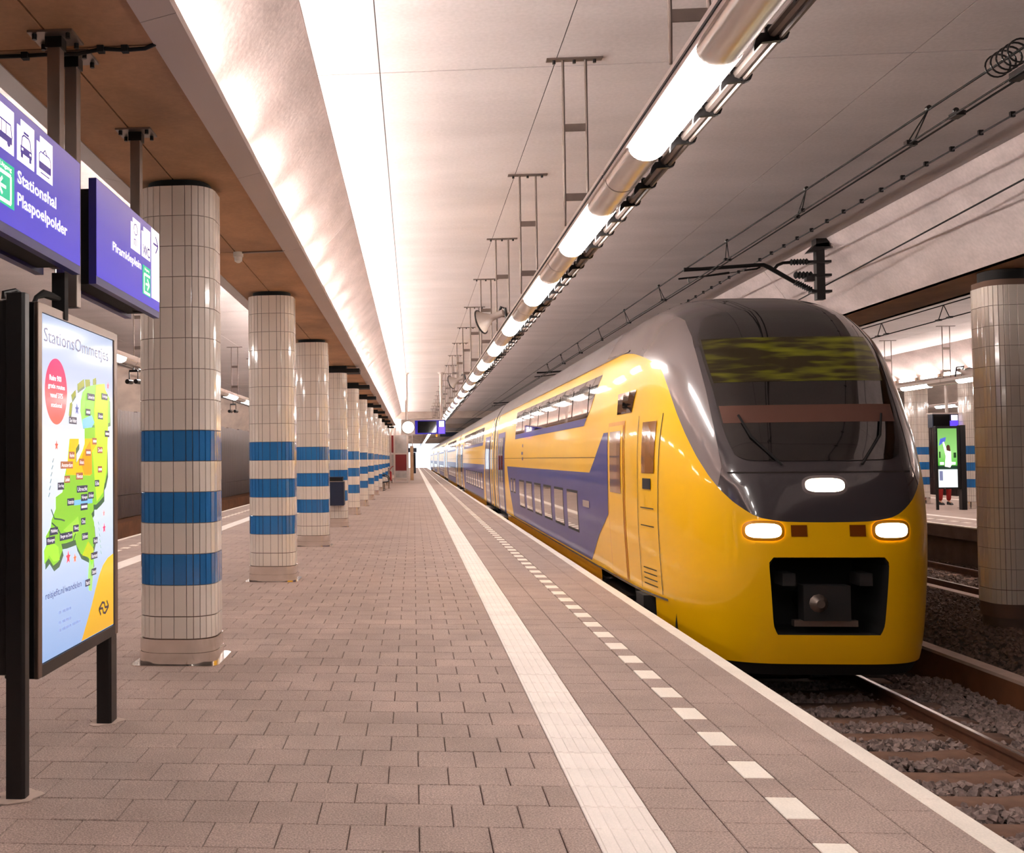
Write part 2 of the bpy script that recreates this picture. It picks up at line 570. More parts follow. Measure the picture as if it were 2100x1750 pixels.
def platform(name, fs, near):
    f, fo = fs
    mb = MB()
    x0, x1 = sorted((f(2.38), fo(2.38)))
    mb.box(x0, x1, Y0, YE, -.30, -.012)
    slab = struct(mb, name, M['slab'])
    for ff in fs:
        mb = MB()
        bxm(mb, ff, 2.05, 2.20, Y0, YE, -1.05, -.30)
        mb.build('side_wall', M['pwall'], slab)
    meshes = {}

    def tile(kind, w_, l_, x, y, mtl, stuffmb):
        if stuffmb is not None:
            stuffmb.cbox(x - w_ / 2, x + w_ / 2, y - l_ / 2, y + l_ / 2, -.03, random.uniform(-.0012, .0012), .004)
            return
        key = (kind, round(w_, 3), round(l_, 3))
        if key not in meshes:
            if kind == 'guide_tile':
                q = MB()
                q.cbox(-w_ / 2, w_ / 2, -l_ / 2, l_ / 2, -.03, 0, .004)
                for r in range(5):
                    xx = -w_ / 2 + w_ * (r + .5) / 5
                    q.cbox(xx - .014, xx + .014, -l_ / 2 + .006, l_ / 2 - .006, -.002, .004, .003)
                meshes[key] = q.mesh(kind, mtl)
            else:
                meshes[key] = flat_tile(w_, l_).mesh(kind, mtl)
        o = bpy.data.objects.new(kind, meshes[key])
        C.objects.link(o)
        o.parent = slab
        o.location = (x, y, random.uniform(-.0015, .0015))
        o.rotation_euler = (random.uniform(-.002, .002), random.uniform(-.002, .002), 0)

    gp = .005
    P = .3
    YN = 45.0 if near else 0
    n_ind = 0
    far_pav = MB()
    ny0, ny1 = -4, int((YN) / P)
    for i in range(ny0, ny1):
        yc = 4.703 + P * (i + .5) - P * 14
        if yc < .5 or yc > YN:
            continue
        off = .15 if i % 2 else 0.
        cells = []
        x = .745
        xs = [.745]
        first = .456 + off if off else .456
        xx = .456 + (.15 if i % 2 else 0.)
        if xx > .74:
            xx -= .3
        while xx > -4.40:
            xs.append(xx)
            xx -= .3
        xs.append(-4.405)
        for a, b in zip(xs[1:], xs):
            if b - a < .03:
                continue
            cells.append((a, b))
        for (a, b) in cells:
            vis = near and yc > 3.9 and n_ind < 300 and (a > -2.3) and abs((a + b) / 2 / yc + .0) < .45
            if vis:
                n_ind += 1
                tile('paving_tile', b - a - gp, P - gp, (a + b) / 2, yc, M['paver'], None)
            else:
                tile('paving_tile', b - a - gp, P - gp, (a + b) / 2, yc, M['paver'], far_pav)
    for ff in fs:
        for i in range(-15, int(YN / P) + 1):
            y = 4.703 + P * (i + .5)
            if y < .4 or y > YN or not near:
                continue
            main = ff is mA
            # two columns between the guide strip and the dashes, one dash column, two columns to the edge
            for (a, b, stag) in ((1.045, 1.33, 0), (1.33, 1.62, .12)):
                yy = y + stag
                tile('paving_tile', b - a - gp, P - gp, ff((a + b) / 2), yy, M['paver'], far_pav)
            for (a, b, stag, ln) in ((1.775, 2.07, 0., 2), (2.07, 2.315, .3, 2)):
                if i % 2 == (0 if stag == 0 else 1):
                    tile('paving_tile', b - a - gp, 2 * P - gp, ff((a + b) / 2), y + .15 + .02, M['paver'], far_pav)
    if near:
        far_pav.build('paving_tiles', M['paver'], slab, kind='stuff')
    # plain field beyond the built tiles
    ystart = YN if near else Y0
    mb = MB()
    xi0, xi1 = sorted((f(.745), fo(.745)))
    mb.box(xi0, xi1, ystart, YE, -.012, 0)
    for ff in fs:
        bxm(mb, ff, 1.045, 1.62, ystart, YE, -.012, 0)
        bxm(mb, ff, 1.775, 2.315, ystart, YE, -.012, 0)
        if near:
            pass
    mb.build('paving_field', M['paver_far'], slab)
    # guide strip, dashes, edge stones
    for ff in fs:
        main = ff is mA
        lo = {'guide': MB(), 'dash': MB(), 'gap': MB(), 'edge': MB()}
        yy = .503
        cnt = 0
        ymax = 60 if main else (60 if near else 60)
        while yy < ymax:
            ind = main and yy > 3.6 and yy < 42
            tile('guide_tile', .30 - .003, P - .003, ff(.895), yy + .15, M['guide'], None if ind else lo['guide'])
            yy += P
        bxm(lo['guide'], ff, .745, 1.045, ymax, YE, -.012, .002)
        bxm(lo['guide'], ff, .745, 1.045, Y0, .5, -.012, .002)
        yy = 4.892 - .6 * 8
        k = 0
        while yy < 70:
            ind = main and 3.9 < yy < 50
            tile('marking_tile', .15 - .004, .30 - .003, ff(1.697), yy + .15, M['white'], None if ind else lo['dash'])
            tile('paving_tile', .15 - .004, .30 - .003, ff(1.697), yy + .45, M['paver'], lo['gap'])
            yy += .6
        bxm(lo['dash'], ff, 1.65, 1.74, 70, YE, -.012, 0)
        yy = .2
        while yy < 60:
            ind = main and yy > 2.5
            tile('edge_stone', .115, 1.0 - .004, ff(2.373), yy + .5, M['white'], None if ind else lo['edge'])
            yy += 1.0
        bxm(lo['edge'], ff, 2.315, 2.43, 60.2, YE, -.03, 0)
        bxm(lo['edge'], ff, 2.315, 2.43, Y0, .2, -.03, 0)
        lo['guide'].build('guide_strip', M['guide'], slab, kind='stuff')
        lo['dash'].build('marking_tiles', M['white'], slab, kind='stuff')
        lo['gap'].build('paving_tiles', M['paver'], slab, kind='stuff')
        lo['edge'].build('edge_stones', M['white'], slab, kind='stuff')
        mb = MB()
        bxm(mb, ff, 2.20, 2.425, Y0, YE, -.30, -.031)
        mb.build('edge_slab', M['pwall'], slab)


platform('floor', (mA, mL), True)
platform('floor.001', (mB, mLB), False)


# ------------------------------------------------------------------ pillars
HW = .30      # half width
CR = .2       # corner radius
RH = .2435


def outline(hw, cr, seg=6):
    pts = []
    for cx, cy, a0 in ((hw - cr, hw - cr, 0), (-(hw - cr), hw - cr, 90), (-(hw - cr), -(hw - cr), 180), (hw - cr, -(hw - cr), 270)):
        for k in range(seg + 1):
            a = R(a0 + 90 * k / seg)
            pts.append((cx + cr * math.cos(a), cy + cr * math.sin(a)))
    return pts


def facets():
    """(cx, cy, angle of the outward normal, width) of every tile column round the shaft"""
    out = []
    fw = (HW - CR)
    for side in range(4):
        an = side * 90
        nx, ny = math.cos(R(an)), math.sin(R(an))
        tx, ty = -ny, nx
        for k in (-.5, .5):
            out.append((nx * HW + tx * k * fw, ny * HW + ty * k * fw, an, fw))
        # corner that follows counter-clockwise
        cx, cy = (nx + tx) * (HW - CR), (ny + ty) * (HW - CR)
        for k in range(6):
            a = an + 15 * (k + .5)
            ap = CR * math.cos(R(7.5))
            out.append((cx + ap * math.cos(R(a)), cy + ap * math.sin(R(a)), a, 2 * CR * math.sin(R(7.5))))
    return out


FAC = facets()
_tm = {}


def tile_mesh(w_, h_, mtl):
    key = (round(w_, 3), round(h_, 3), mtl.name)
    if key not in _tm:
        mb = MB()
        a, b, c = w_ / 2 - .002, h_ / 2 - .002, .0025
        t0, t1 = -.004, .007
        v = [(t0, -a, -b), (t0, a, -b), (t0, a, b), (t0, -a, b), (t1 - c, -a, -b), (t1 - c, a, -b), (t1 - c, a, b), (t1 - c, -a, b),
             (t1, -a + c, -b + c), (t1, a - c, -b + c), (t1, a - c, b - c), (t1, -a + c, b - c)]
        fc = [(8, 9, 10, 11)]
        for i in range(4):
            j = (i + 1) % 4
            fc += [(i, j, 4 + j, 4 + i), (4 + i, 4 + j, 8 + j, 8 + i)]
        mb.add(v, fc)
        _tm[key] = mb.mesh('tile', mtl)
    return _tm[key]


def pillar(x, y, label, individual, bands=True, zbase=0., ztop=3.79, wide_pad=False, group=None, steel=True, vis=(270, 0)):
    p = thing('tiled_pillar', label, 'pillar', (x, y, zbase), group)
    L = lambda pts: [(x + a, y + b) for a, b in pts]
    z0 = .205 if steel else zbase + .16
    MB().prism(L(outline(HW - .004, CR - .004)), 2, zbase, ztop).build('shaft', M['grout'], p, smooth=True, angle=30)
    rows = []
    z = z0
    rows.append((z + .003, z + .175))
    z += .178
    k = 0
    while z < ztop - .08:
        rows.append((z, min(z + RH, ztop)))
        z += RH
    cands = []
    for r, (a, b) in enumerate(rows):
        blue = bands and r in (2, 4, 6)
        for (cx, cy, an, wd) in FAC:
            wx, wy = x + cx, y + cy
            d = Vector((-wx, -wy, 0)).normalized()
            facing = math.cos(R(an)) * d.x + math.sin(R(an)) * d.y
            cands.append((facing, wd, a, b, cx, cy, an, blue))
    ind = set()
    if individual:
        order = sorted(range(len(cands)), key=lambda i: -cands[i][0] * cands[i][1])
        ind = {i for i in order if cands[i][0] > .05}
        ind = set(sorted(ind, key=lambda i: -cands[i][0] * cands[i][1])[:296])
    rest = {False: MB(), True: MB()}
    for i, (fc, wd, a, b, cx, cy, an, blue) in enumerate(cands):
        mt = M['tile_b'] if blue else M['tile_c']
        if i in ind:
            o = bpy.data.objects.new('tile', tile_mesh(wd, b - a, mt))
            C.objects.link(o)
            o.parent = p
            o.location = (cx, cy, (a + b) / 2 - zbase)
            o.rotation_euler = (random.uniform(-.003, .003), random.uniform(-.004, .004), R(an) + random.uniform(-.004, .004))
        else:
            me = tile_mesh(wd, b - a, mt)
            ca, sa = math.cos(R(an)), math.sin(R(an))
            vs = [(x + cx + ca * v.co.x - sa * v.co.y, y + cy + sa * v.co.x + ca * v.co.y, (a + b) / 2 + v.co.z) for v in me.vertices]
            rest[blue].add(vs, [tuple(q.vertices) for q in me.polygons])
    for blue, mbx in rest.items():
        if mbx.v:
            mbx.build('tiles', M['tile_b'] if blue else M['tile_c'], p, kind='stuff')
    if steel:
        MB().prism(L(outline(HW + .012, CR + .008)), 2, .10, .203).build('base_band', M['steel'], p, smooth=True, angle=30)
        MB().prism(L(outline(HW + .017, CR + .01)), 2, .008, .098).build('base_band', M['steel'], p, smooth=True, angle=30)
        q = MB()
        q.prism(L(outline(HW + .05, .09)), 2, -.002, .008)
        q.build('base_plate', M['steel'], p)
    else:
        MB().prism(L(outline(HW - .02, CR)), 2, zbase - .2, zbase + .16).build('foot', M['pwall'], p, smooth=True, angle=30)
    if wide_pad:
        MB().box(x - .35, x + .62, y - .28, y + .28, ztop, ztop + .10).build('bearing_pad', M['blackm'], p)
        MB().box(x - .26, x + .30, y - .22, y + .22, ztop + .10, 3.85).build('bearing_block', M['blackm'], p)
    else:
        MB().prism(L(outline(HW - .05, CR)), 2, ztop, 3.86).build('bearing_pad', M['blackm'], p, smooth=True, angle=30)
    return p


PY = [8.55 + 5.67 * i for i in range(12)]
ordn = ['nearest', 'second', 'third', 'fourth', 'fifth', 'sixth', 'seventh', 'eighth', 'ninth', 'tenth', 'eleventh', 'twelfth', 'thirteenth', 'fourteenth', 'fifteenth',
        'sixteenth', 'seventeenth', 'eighteenth', 'nineteenth', 'twentieth', 'twenty-first', 'twenty-second', 'twenty-third', 'twenty-fourth', 'twenty-fifth']
for i, y in enumerate(PY):
    if i == 0:
        lab = 'largest cream tiled pillar with three blue bands, beside the backlit walking map'
    elif i == 1:
        lab = 'second cream and blue banded pillar from the backlit map, steel base in full view'
    elif i == 2:
        lab = 'third banded pillar from the map, directly in front of the one with the litter bin'
    elif i == 3:
        lab = 'banded pillar with the dark blue litter bin hanging on its near face'
    else:
        lab = '%s cream tiled pillar with blue bands in the platform row, counted from the map' % ordn[i]
    pillar(-1.885, y, lab, i < 3, True, 0., 3.79 if i < 3 else 3.68, wide_pad=i >= 3, group='blue banded pillars along our platform')
# one pillar behind the camera keeps the row going
for i in range(5):
    y = 13.6 + 9.45 * i
    lab = 'broad plain cream tiled pillar standing in ballast between the tracks' if i == 0 else 'plain cream pillar between the tracks, %s beyond the broad one' % ordn[i - 1 + 0].replace('nearest', 'first')
    pillar(7.22, y, lab, i == 0, False, -.36, 3.70, group='plain pillars between the tracks', steel=False)
for i, y in enumerate([32.85, 36.3, 41.9, 47.6]):
    lab = ['blue banded pillar on the opposite platform, just left of the broad plain pillar',
           'blue banded pillar of the opposite platform glimpsed between train and green advert'][i] if i < 2 else '%s blue banded pillar back along the opposite platform' % ordn[i]
    pillar(16.455, y, lab, False, True, 0., 3.79, group='blue banded pillars on the opposite platform')


# ------------------------------------------------------------------ trackbeds, kerb wall, ballast, tracks
mb = MB()
mb.box(-10.2, 24.8, Y0, YE, -1.2, -.98)
struct(mb, 'floor.002', M['bed'])
for nm, f in (('wall_kerb_near', mA), ('wall_kerb_far', mB)):
    mb = MB()
    bxm(mb, f, 5.90, 5.98, Y0, 72, -1.0, -.66)
    kb = struct(mb, nm, M['kerb'])
    y = -1.9
    while y < 40:
        mb = MB()
        bxm(mb, f, 5.82, 5.97, y + .008, y + 2.492, -1.0, -.635)
        o = mb.build('kerb_panel', M['kerb'], kb)
        mb = MB()
        bxm(mb, f, 5.81, 5.98, y + .004, y + 2.496, -.634, -.60)
        mb.build('cap_stone', M['kerbtop'], kb)
        y += 2.5
mb = MB()
mb.prism([(5.97, -1.0), (5.97, -.70), (6.6, -.50), (8.0, -.50), (8.60, -.70), (8.60, -1.0)], 1, Y0, 72)
struct(mb, 'floor.003', M['bed'])


def stones(name, areas, mtl, label, cat='ballast', seed=3):
    rr = random.Random(seed)
    protos = []
    for k in range(7):
        pv = [(sx * rr.uniform(.55, 1.), sy * rr.uniform(.55, 1.), sz * rr.uniform(.5, .85)) for sx in (-1, 1) for sy in (-1, 1) for sz in (-1, 1)]
        protos.append(pv)
    F = [(0, 1, 3), (0, 3, 2), (4, 6, 7), (4, 7, 5), (0, 4, 5), (0, 5, 1), (2, 3, 7), (2, 7, 6), (0, 2, 6), (0, 6, 4), (1, 5, 7), (1, 7, 3)]
    V, FF = [], []
    for (x0, x1, y0, y1, zf, n, s0, s1) in areas:
        for _ in range(n):
            x, y = rr.uniform(x0, x1), rr.uniform(y0, y1)
            z = zf(x, y) + rr.uniform(-.025, .02)
            s = rr.uniform(s0, s1)
            mt = Matrix.Rotation(rr.uniform(0, 6.28), 3, 'Z') @ Matrix.Rotation(rr.uniform(-.9, .9), 3, 'X') @ Matrix.Rotation(rr.uniform(-.9, .9), 3, 'Y')
            o = len(V)
            for p in protos[rr.randrange(7)]:
                q = mt @ Vector(p) * s
                V.append((q.x + x, q.y + y, q.z + z))
            FF += [(a + o, b + o, c + o) for a, b, c in F]
    me = bpy.data.meshes.new(name)
    me.from_pydata(V, [], FF)
    me.materials.append(mtl)
    o = bpy.data.objects.new(name, me)
    C.objects.link(o)
    o['kind'] = 'stuff'
    o['label'] = label
    o['category'] = cat
    return o


def zt(x, y):
    d = ((y - .35) / .6) % 1.0
    d = min(d, 1 - d) * .6      # distance from the nearest sleeper's middle
    base = -.925
    if abs(x - 3.97) < 1.28:
        return base - (.10 if d < .145 else .0)
    return base + .02


def zm(x, y):
    if x < 6.6:
        return -.70 + (x - 5.97) / .63 * .2
    if x > 8.0:
        return -.50 - (x - 8.0) / .6 * .2
    return -.50


stones('track_ballast', [(2.3, 5.8, 5.6, 12.5, zt, 13500, .018, .034)], M['stone'], 'grey brown ballast stones around the rails in front of the train')
stones('ballast_bank', [(5.99, 8.5, 8.2, 19, zm, 14500, .017, .030), (5.99, 8.5, 19, 34, zm, 4500, .025, .045)], M['stone_d'],
       'dark ballast bank around the foot of the broad plain pillar', seed=5)
stones('ballast_beyond', [(9.0, 12.4, 17, 30, lambda x, y: -.93, 5000, .03, .05)], M['stone_d'], 'dark ballast under the empty track beyond the pillars', seed=6)


def rail_profile(xc, ztop):
    z = ztop
    return [(xc - .036, z), (xc + .036, z), (xc + .036, z - .035), (xc + .010, z - .045), (xc + .010, z - .125), (xc + .07, z - .14), (xc + .07, z - .15),
            (xc - .07, z - .15), (xc - .07, z - .14), (xc - .010, z - .125), (xc - .010, z - .045), (xc - .036, z - .035)]


def track(cx, y0, y1, s0, s1, label):
    t = thing('railway_track', label, 'track', (cx, 0, -.98))
    for sx in (-.755, .755):
        r = MB().prism(rail_profile(cx + sx, -.76), 1, y0, y1).build('rail', M['rail'], t)
        MB().box(cx + sx - .022, cx + sx + .022, y0, y1, -.7605, -.757).build('running_surface', M['railtop'], r, label='shiny polished running surface')
    # one sleeper mesh shared by all
    prof = [(-1.25, -.965), (-1.25, -.915), (-1.0, -.905), (-.55, -.905), (-.3, -.93), (.3, -.93), (.55, -.905), (1.0, -.905), (1.25, -.915), (1.25, -.965)]
    mb = MB()
    n = len(prof)
    rows = []
    for yy, dz in ((-.15, -.03), (-.11, .012), (.11, .012), (.15, -.03)):
        rows.append([(px, yy, pz + (dz if 0 < k < n - 1 else 0)) for k, (px, pz) in enumerate(prof)])
    mb.grid(rows)
    me = mb.mesh('sleeper', M['sleeper'], True)
    cm = MB().prism([(-.035, -.91), (.035, -.91), (.03, -.885), (0, -.868), (-.03, -.885)], 1, -.06, .06).mesh('rail_clip', M['rail'])
    y = .35 + .6 * math.ceil((s0 - .35) / .6)
    while y < s1:
        o = bpy.data.objects.new('sleeper', me)
        C.objects.link(o)
        o.parent = t
        o.location = (0, y, .98)
        for e in ((-.855, -.655, .655, .855) if cx < 5 and cx > 0 and y < 12.4 else ()):
            c = bpy.data.objects.new('rail_clip', cm)
            C.objects.link(c)
            c.parent = o
            c.location = (e, 0, 0)
        y += .6
    return t


track(3.97, -10, 190, 4.0, 16.0, 'ballasted track in front of the yellow train, one bright rail showing')
track(10.6, -10, 190, 17, 30, 'empty track between the plain pillars and the opposite platform')
track(-7.63, -10, 190, 12, 40, 'track beyond our platform beside the dark brown cladding')

# ------------------------------------------------------------------ ceiling lamps over the platforms
def lamp_line(f, k0, k1, grp, labf, hangers=True):
    s = 1 if f(1) > f(0) else -1
    for k in range(k0, k1):
        y = 4.77 + 2.94 * k
        lx = f(1.37)
        t = thing('trunking_lamp', labf(k), 'lamp', (lx, y, 3.46), grp)
        MB().box(lx - .118, lx + .118, y - .72, y + 2.20, 3.40, 3.475).build('housing', M['whitemetal'], t)
        MB().box(lx - .124 * 1, lx - .117, y - .715, y + 2.195, 3.425, 3.44).build('gap_shade_strip', M['blackm'], t) if s > 0 else None  # solid black strip paints in the shade of a gap along the housing

        def trough(a, b, zz=0.):
            rows = []
            for yy in (a, b):
                rows.append([(lx + .105 * math.cos(R(an)), yy, 3.40 - zz + .085 * math.sin(R(an))) for an in range(180, 361, 15)])
            m_ = MB().grid(rows)
            n = len(rows[0])
            m_.f += [tuple(range(n)), tuple(range(n, 2 * n))[::-1]]
            m_.mi += [0, 0]
            return m_
        trough(y, y + 1.47).build('diffuser', M['lit'], t, smooth=True, angle=60)
        trough(y + 1.475, y + 2.20, -.004).build('blank_cover', M['cover'], t, smooth=True, angle=60)
        trough(y - .72, y - .005, -.004).build('blank_cover', M['cover'], t, smooth=True, angle=60)


def lamp_label(k):
    if k < 0:
        return 'overhead lamp out of frame, %s behind the viewpoint' % ordn[-k - 1]
    if k == 0:
        return 'largest ceiling lamp, long glowing tube overhead at the top of the platform row'
    if k == 1:
        return 'second lit lamp of the overhead row, before the first loudspeaker'
    return '%s lit lamp away along the overhead row above our platform' % ordn[k]


lamp_line(mA, -5, 23, 'overhead lamps above our platform', lamp_label)
lamp_line(mL, 1, 18, 'overhead lamps above the far half of our platform', lambda k: '%s ceiling lamp of the row between our pillars and the brown wall' % ordn[k - 1])
lamp_line(mB, 4, 15, 'overhead lamps above the opposite platform', lambda k: '%s ceiling lamp of the row over the opposite platform' % ordn[k - 4])
lamp_line(mLB, 6, 14, 'overhead lamps beyond the opposite platform pillars', lambda k: '%s ceiling lamp of the row behind the opposite platform pillars' % ordn[k - 6])


def conduit(f, label, y0, y1, n):
    s = 1 if f(1) > f(0) else -1
    lx = f(1.57)
    t = thing('cable_conduit', label, 'conduit', (lx, y0, 3.42))
    MB().tube([(lx, y0, 3.43), (lx, y1, 3.43)], .026, 8).build('pipe', M['galv'], t, smooth=True)
    MB().tube([(lx + .028 * s, y0, 3.405), (lx + .028 * s, y1, 3.405)], .012, 6).build('thin_pipe', M['galv'], t, smooth=True)
    mb = MB()
    xa, xb = f(1.485), f(1.60)
    mb.prism([(xa, 3.37), (xa, 3.345), (f(1.52), 3.385), (xb, 3.39), (xb, 3.43), (f(1.5), 3.425)], 1, -.012, .012)
    mb.box(min(f(1.50), f(1.58)), max(f(1.50), f(1.58)), -.02, .02, 3.452, 3.458)
    mb.box(f(1.54) - .006, f(1.54) + .006, -.006, .006, 3.42, 3.485)
    mb.tube([(f(1.60), -.016, 3.42), (f(1.60), .016, 3.42)], .034, 8)
    off = (lx, 0, 3.42)
    mb.v = [(a - off[0], b, c - off[2]) for a, b, c in mb.v]
    me = mb.mesh('bracket', M['black'])
    for i in range(n):
        o = bpy.data.objects.new('bracket', me)
        C.objects.link(o)
        o.parent = t
        o.location = (0, 4.18 + .5 * i - y0, 0)


conduit(mA, 'grey conduit on black brackets running beside the overhead lamp row', -10, 72, 110)
conduit(mL, 'conduit beside the lamp row beyond our pillars', -10, 72, 60)


def hanger(f, y, label, grp):
    s = 1 if f(1) > f(0) else -1
    x0 = f(1.32)
    t = thing('lamp_hanger', label, 'hanger', (x0, y, 4.8), grp)
    q = MB()
    q.box(x0 - .22, x0 + .22, y - .03, y + .03, 4.785, 4.80)
    q.build('ceiling_plate', M['galv'], t)
    for e in ((-.16, 0, .16) if f is mA and y < 40 else ()):
        MB().tube([(x0 + e, y, 4.76), (x0 + e, y, 4.787)], .014, 6).build('bolt', M['black'], t)
    for e in (-.09, .09):
        MB().tube([(x0 + e, y, 4.79), (x0 + e, y, 3.62), (x0 + e, y, 3.45)], [.011, .011, .008], 8).build('rod', M['galv'], t, smooth=True)
    for z in (4.24, 3.68):
        MB().box(x0 - .088, x0 + .088, y - .006, y + .006, z - .03, z + .03).build('cross_bar', M['galv'], t)


for k in range(-1, 18):
    y = 8.56 + 3.49 * k
    hanger(mA, y, ('%s slim twin rod hanger holding the lamp row over our platform' % (('uppermost cropped' if k == -1 else 'first full-height') if k < 1 else ordn[k])), 'twin rod hangers of our lamp row')
for k in range(3, 12):
    hanger(mL, 8.56 + 3.49 * k, '%s twin rod lamp hanger beyond the pillars, over the far platform half' % ordn[k - 3], 'twin rod hangers beyond our pillars')
for k in range(4, 9):
    hanger(mB, 8.06 + 3.25 * k, '%s twin rod lamp hanger above the opposite platform' % ordn[k - 4], 'twin rod hangers over the opposite platform')

# cove tubes: one tube per 1.47 m of trough
def cove_tubes(f, y0, y1, label, grp):
    base = None
    y = 5.69 - 1.47 * math.ceil((5.69 - y0) / 1.47)
    i = 0
    while y < y1:
        x = f(-1.47)
        if base is None:
            base = thing('cove_tube_light', label, 'lamp', (x, y, 3.90), grp)
            MB().tube([(x, y + .20, 3.975), (x, y + 1.27, 3.975)], .020, 8).build('tube', M['tube'], base, smooth=True)
            MB().box(x - .05, x + .05, y + .02, y + 1.45, 3.902, 3.925).build('tray', M['whitemetal'], base)
            for yy in (y + .08, y + 1.27):
                MB().box(x - .07, x + .07, yy, yy + .12, 3.925, 4.06).build('tube_holder_baffle', M['plastic'], base)  # holders enlarged, out of view, so their shadows scallop the cove
        else:
            c = copy_tree(base)
            c.location = (x, y, 3.90)
        y += 1.47
        i += 1


cove_tubes(mA, -6, 72, 'fluorescent tube hidden in the trough behind the left metal fascia', 'cove tubes behind our platform fascia')
cove_tubes(mL, -2, 72, 'fluorescent tube in the trough on the far side of our pillar beam', 'cove tubes on the far side of our beam')
cove_tubes(mB, 14, 60, 'fluorescent tube glowing on the ledge above the opposite platform', 'cove tubes above the opposite platform')
cove_tubes(mLB, 20, 50, 'fluorescent tube on the rear ledge of the opposite platform beam', 'cove tubes behind the opposite beam')
# far hall: tubes added to brighten the ceiling, then the strip lamps
for k in range(6):
    y = 75 + 19 * k
    t = thing('added_ceiling_tube', '%s added long tube brightening the ceiling of the far hall' % ordn[k], 'lamp', (-2.3, y, 4.05), 'added ceiling fill tubes of the far hall')
    MB().box(-2.5, -2.2, y, y + 18, 4.0, 4.06).build('tray', M['whitemetal'], t)
    MB().tube([(-2.35, y + .1, 4.1), (-2.35, y + 17.9, 4.1)], .03, 6).build('tube', M['fill_tube'], t)
for k in range(14):
    y = 75.5 + 8.6 * k
    t = thing('ceiling_strip_lamp', '%s ceiling strip lamp in the far hall beyond the cross beam' % ordn[k], 'lamp', (1.2, y, 4.5), 'strip lamps of the far hall')
    MB().box(1.1, 1.3, y, y + 5.0, 3.46, 3.52).build('housing', M['whitemetal'], t)
    MB().box(1.12, 1.28, y + .05, y + 4.95, 3.42, 3.46).build('diffuser', M['lit'], t)
    MB().tube([(1.2, y + .5, 3.5), (1.2, y + .5, 4.56)], .01, 6).build('rod', M['galv'], t)
    MB().tube([(1.2, y + 4.5, 3.5), (1.2, y + 4.5, 4.56)], .01, 6).build('rod', M['galv'], t)


# ------------------------------------------------------------------ the train
CX, YB, NN = 3.97, 15.2, 4.5
ZT = [-.6, -.4, 0, .5, .9, 1.3, 1.6, 2.1, 2.6, 2.9, 3.2, 3.4, 3.5, 3.57, 3.61]
YT = [10.85, 10.7, 10.63, 10.6, 10.62, 10.68, 10.8, 11.08, 11.42, 11.72, 12.15, 12.65, 13.1, 13.7, 14.6]
ZW = [-.6, -.3, .3, 1.0, 1.6, 2.3, 2.8, 3.0, 3.27, 3.45, 3.57, 3.63]
WW = [1.28, 1.33, 1.37, 1.40, 1.40, 1.36, 1.30, 1.22, 1.05, .8, .5, .02]


def spl(xs, ys):
    """monotone cubic through the knots, so profiles are smooth"""
    n = len(xs)
    d = [(ys[i + 1] - ys[i]) / (xs[i + 1] - xs[i]) for i in range(n - 1)]
    mm = [d[0]] + [0 if d[i - 1] * d[i] <= 0 else 2 * d[i - 1] * d[i] / (d[i - 1] + d[i]) for i in range(1, n - 1)] + [d[-1]]

    def fn(x):
        x = min(max(x, xs[0]), xs[-1])
        i = max(k for k in range(n - 1) if xs[k] <= x)
        h = xs[i + 1] - xs[i]
        t = (x - xs[i]) / h
        return ((2 * t ** 3 - 3 * t * t + 1) * ys[i] + (t ** 3 - 2 * t * t + t) * h * mm[i] + (-2 * t ** 3 + 3 * t * t) * ys[i + 1] + (t ** 3 - t * t) * h * mm[i + 1])
    return fn


wz = spl(ZW, WW)
yz = spl(ZT, YT)


def S(th, z):
    a = R(th)
    s = wz(z) * math.copysign(abs(math.sin(a)) ** (2 / NN), math.sin(a))
    q = abs(math.cos(a)) ** (2 / NN)
    return Vector((CX + s, YB - (YB - yz(z)) * q, z))


def SN(th, z, off):
    p = S(th, z)
    if not off:
        return p
    e = .6
    z2 = min(z + .01, 3.6)
    u = S(th + e, z) - S(th - e, z)
    v = S(th, z2) - S(th, z2 - .02)
    n = u.cross(v)
    if n.length < 1e-9:
        return p
    n.normalize()
    if n.dot(Vector((p.x - CX, p.y - 14.5, 0.1))) < 0:
        n = -n
    return p + n * off


def nose_patch(zs, fl, fr, nc, off=0.):
    rows = []
    for z in zs:
        a, b = fl(z), fr(z)
        rows.append([tuple(SN(a + (b - a) * k / nc, z, off)) for k in range(nc + 1)])
    return MB().grid(rows)


def side_pt(y, z, sd, off=0.):
    if y >= YB:
        s = wz(z)
    else:
        q = min((YB - y) / max(YB - yz(z), .01), 1.)
        s = wz(z) * (max(1 - q ** NN, 0.)) ** (1 / NN)
    return (CX + sd * (s + off), y, z)


def side_patch(zs, f0, f1, ny, sd, off=.004, dy=0.):
    rows = []
    for z in zs:
        a, b = f0(z), f1(z)
        rows.append([tuple(Vector(side_pt(a + (b - a) * k / ny, z, sd, off)) + Vector((0, dy, 0))) for k in range(ny + 1)])
    if sd > 0:
        rows = [r[::-1] for r in rows]
    return MB().grid(rows)


def fr_(a, b, n):
    return [a + (b - a) * k / n for k in range(n + 1)]


def interp(knots):
    xs = [k[0] for k in knots]
    ys = [k[1] for k in knots]

    def f(z):
        if z <= xs[0]:
            return ys[0]
        for i in range(len(xs) - 1):
            if z <= xs[i + 1]:
                return ys[i] + (ys[i + 1] - ys[i]) * (z - xs[i]) / (xs[i + 1] - xs[i])
        return ys[-1]
    return f


c_ = lambda v: (lambda z: v)


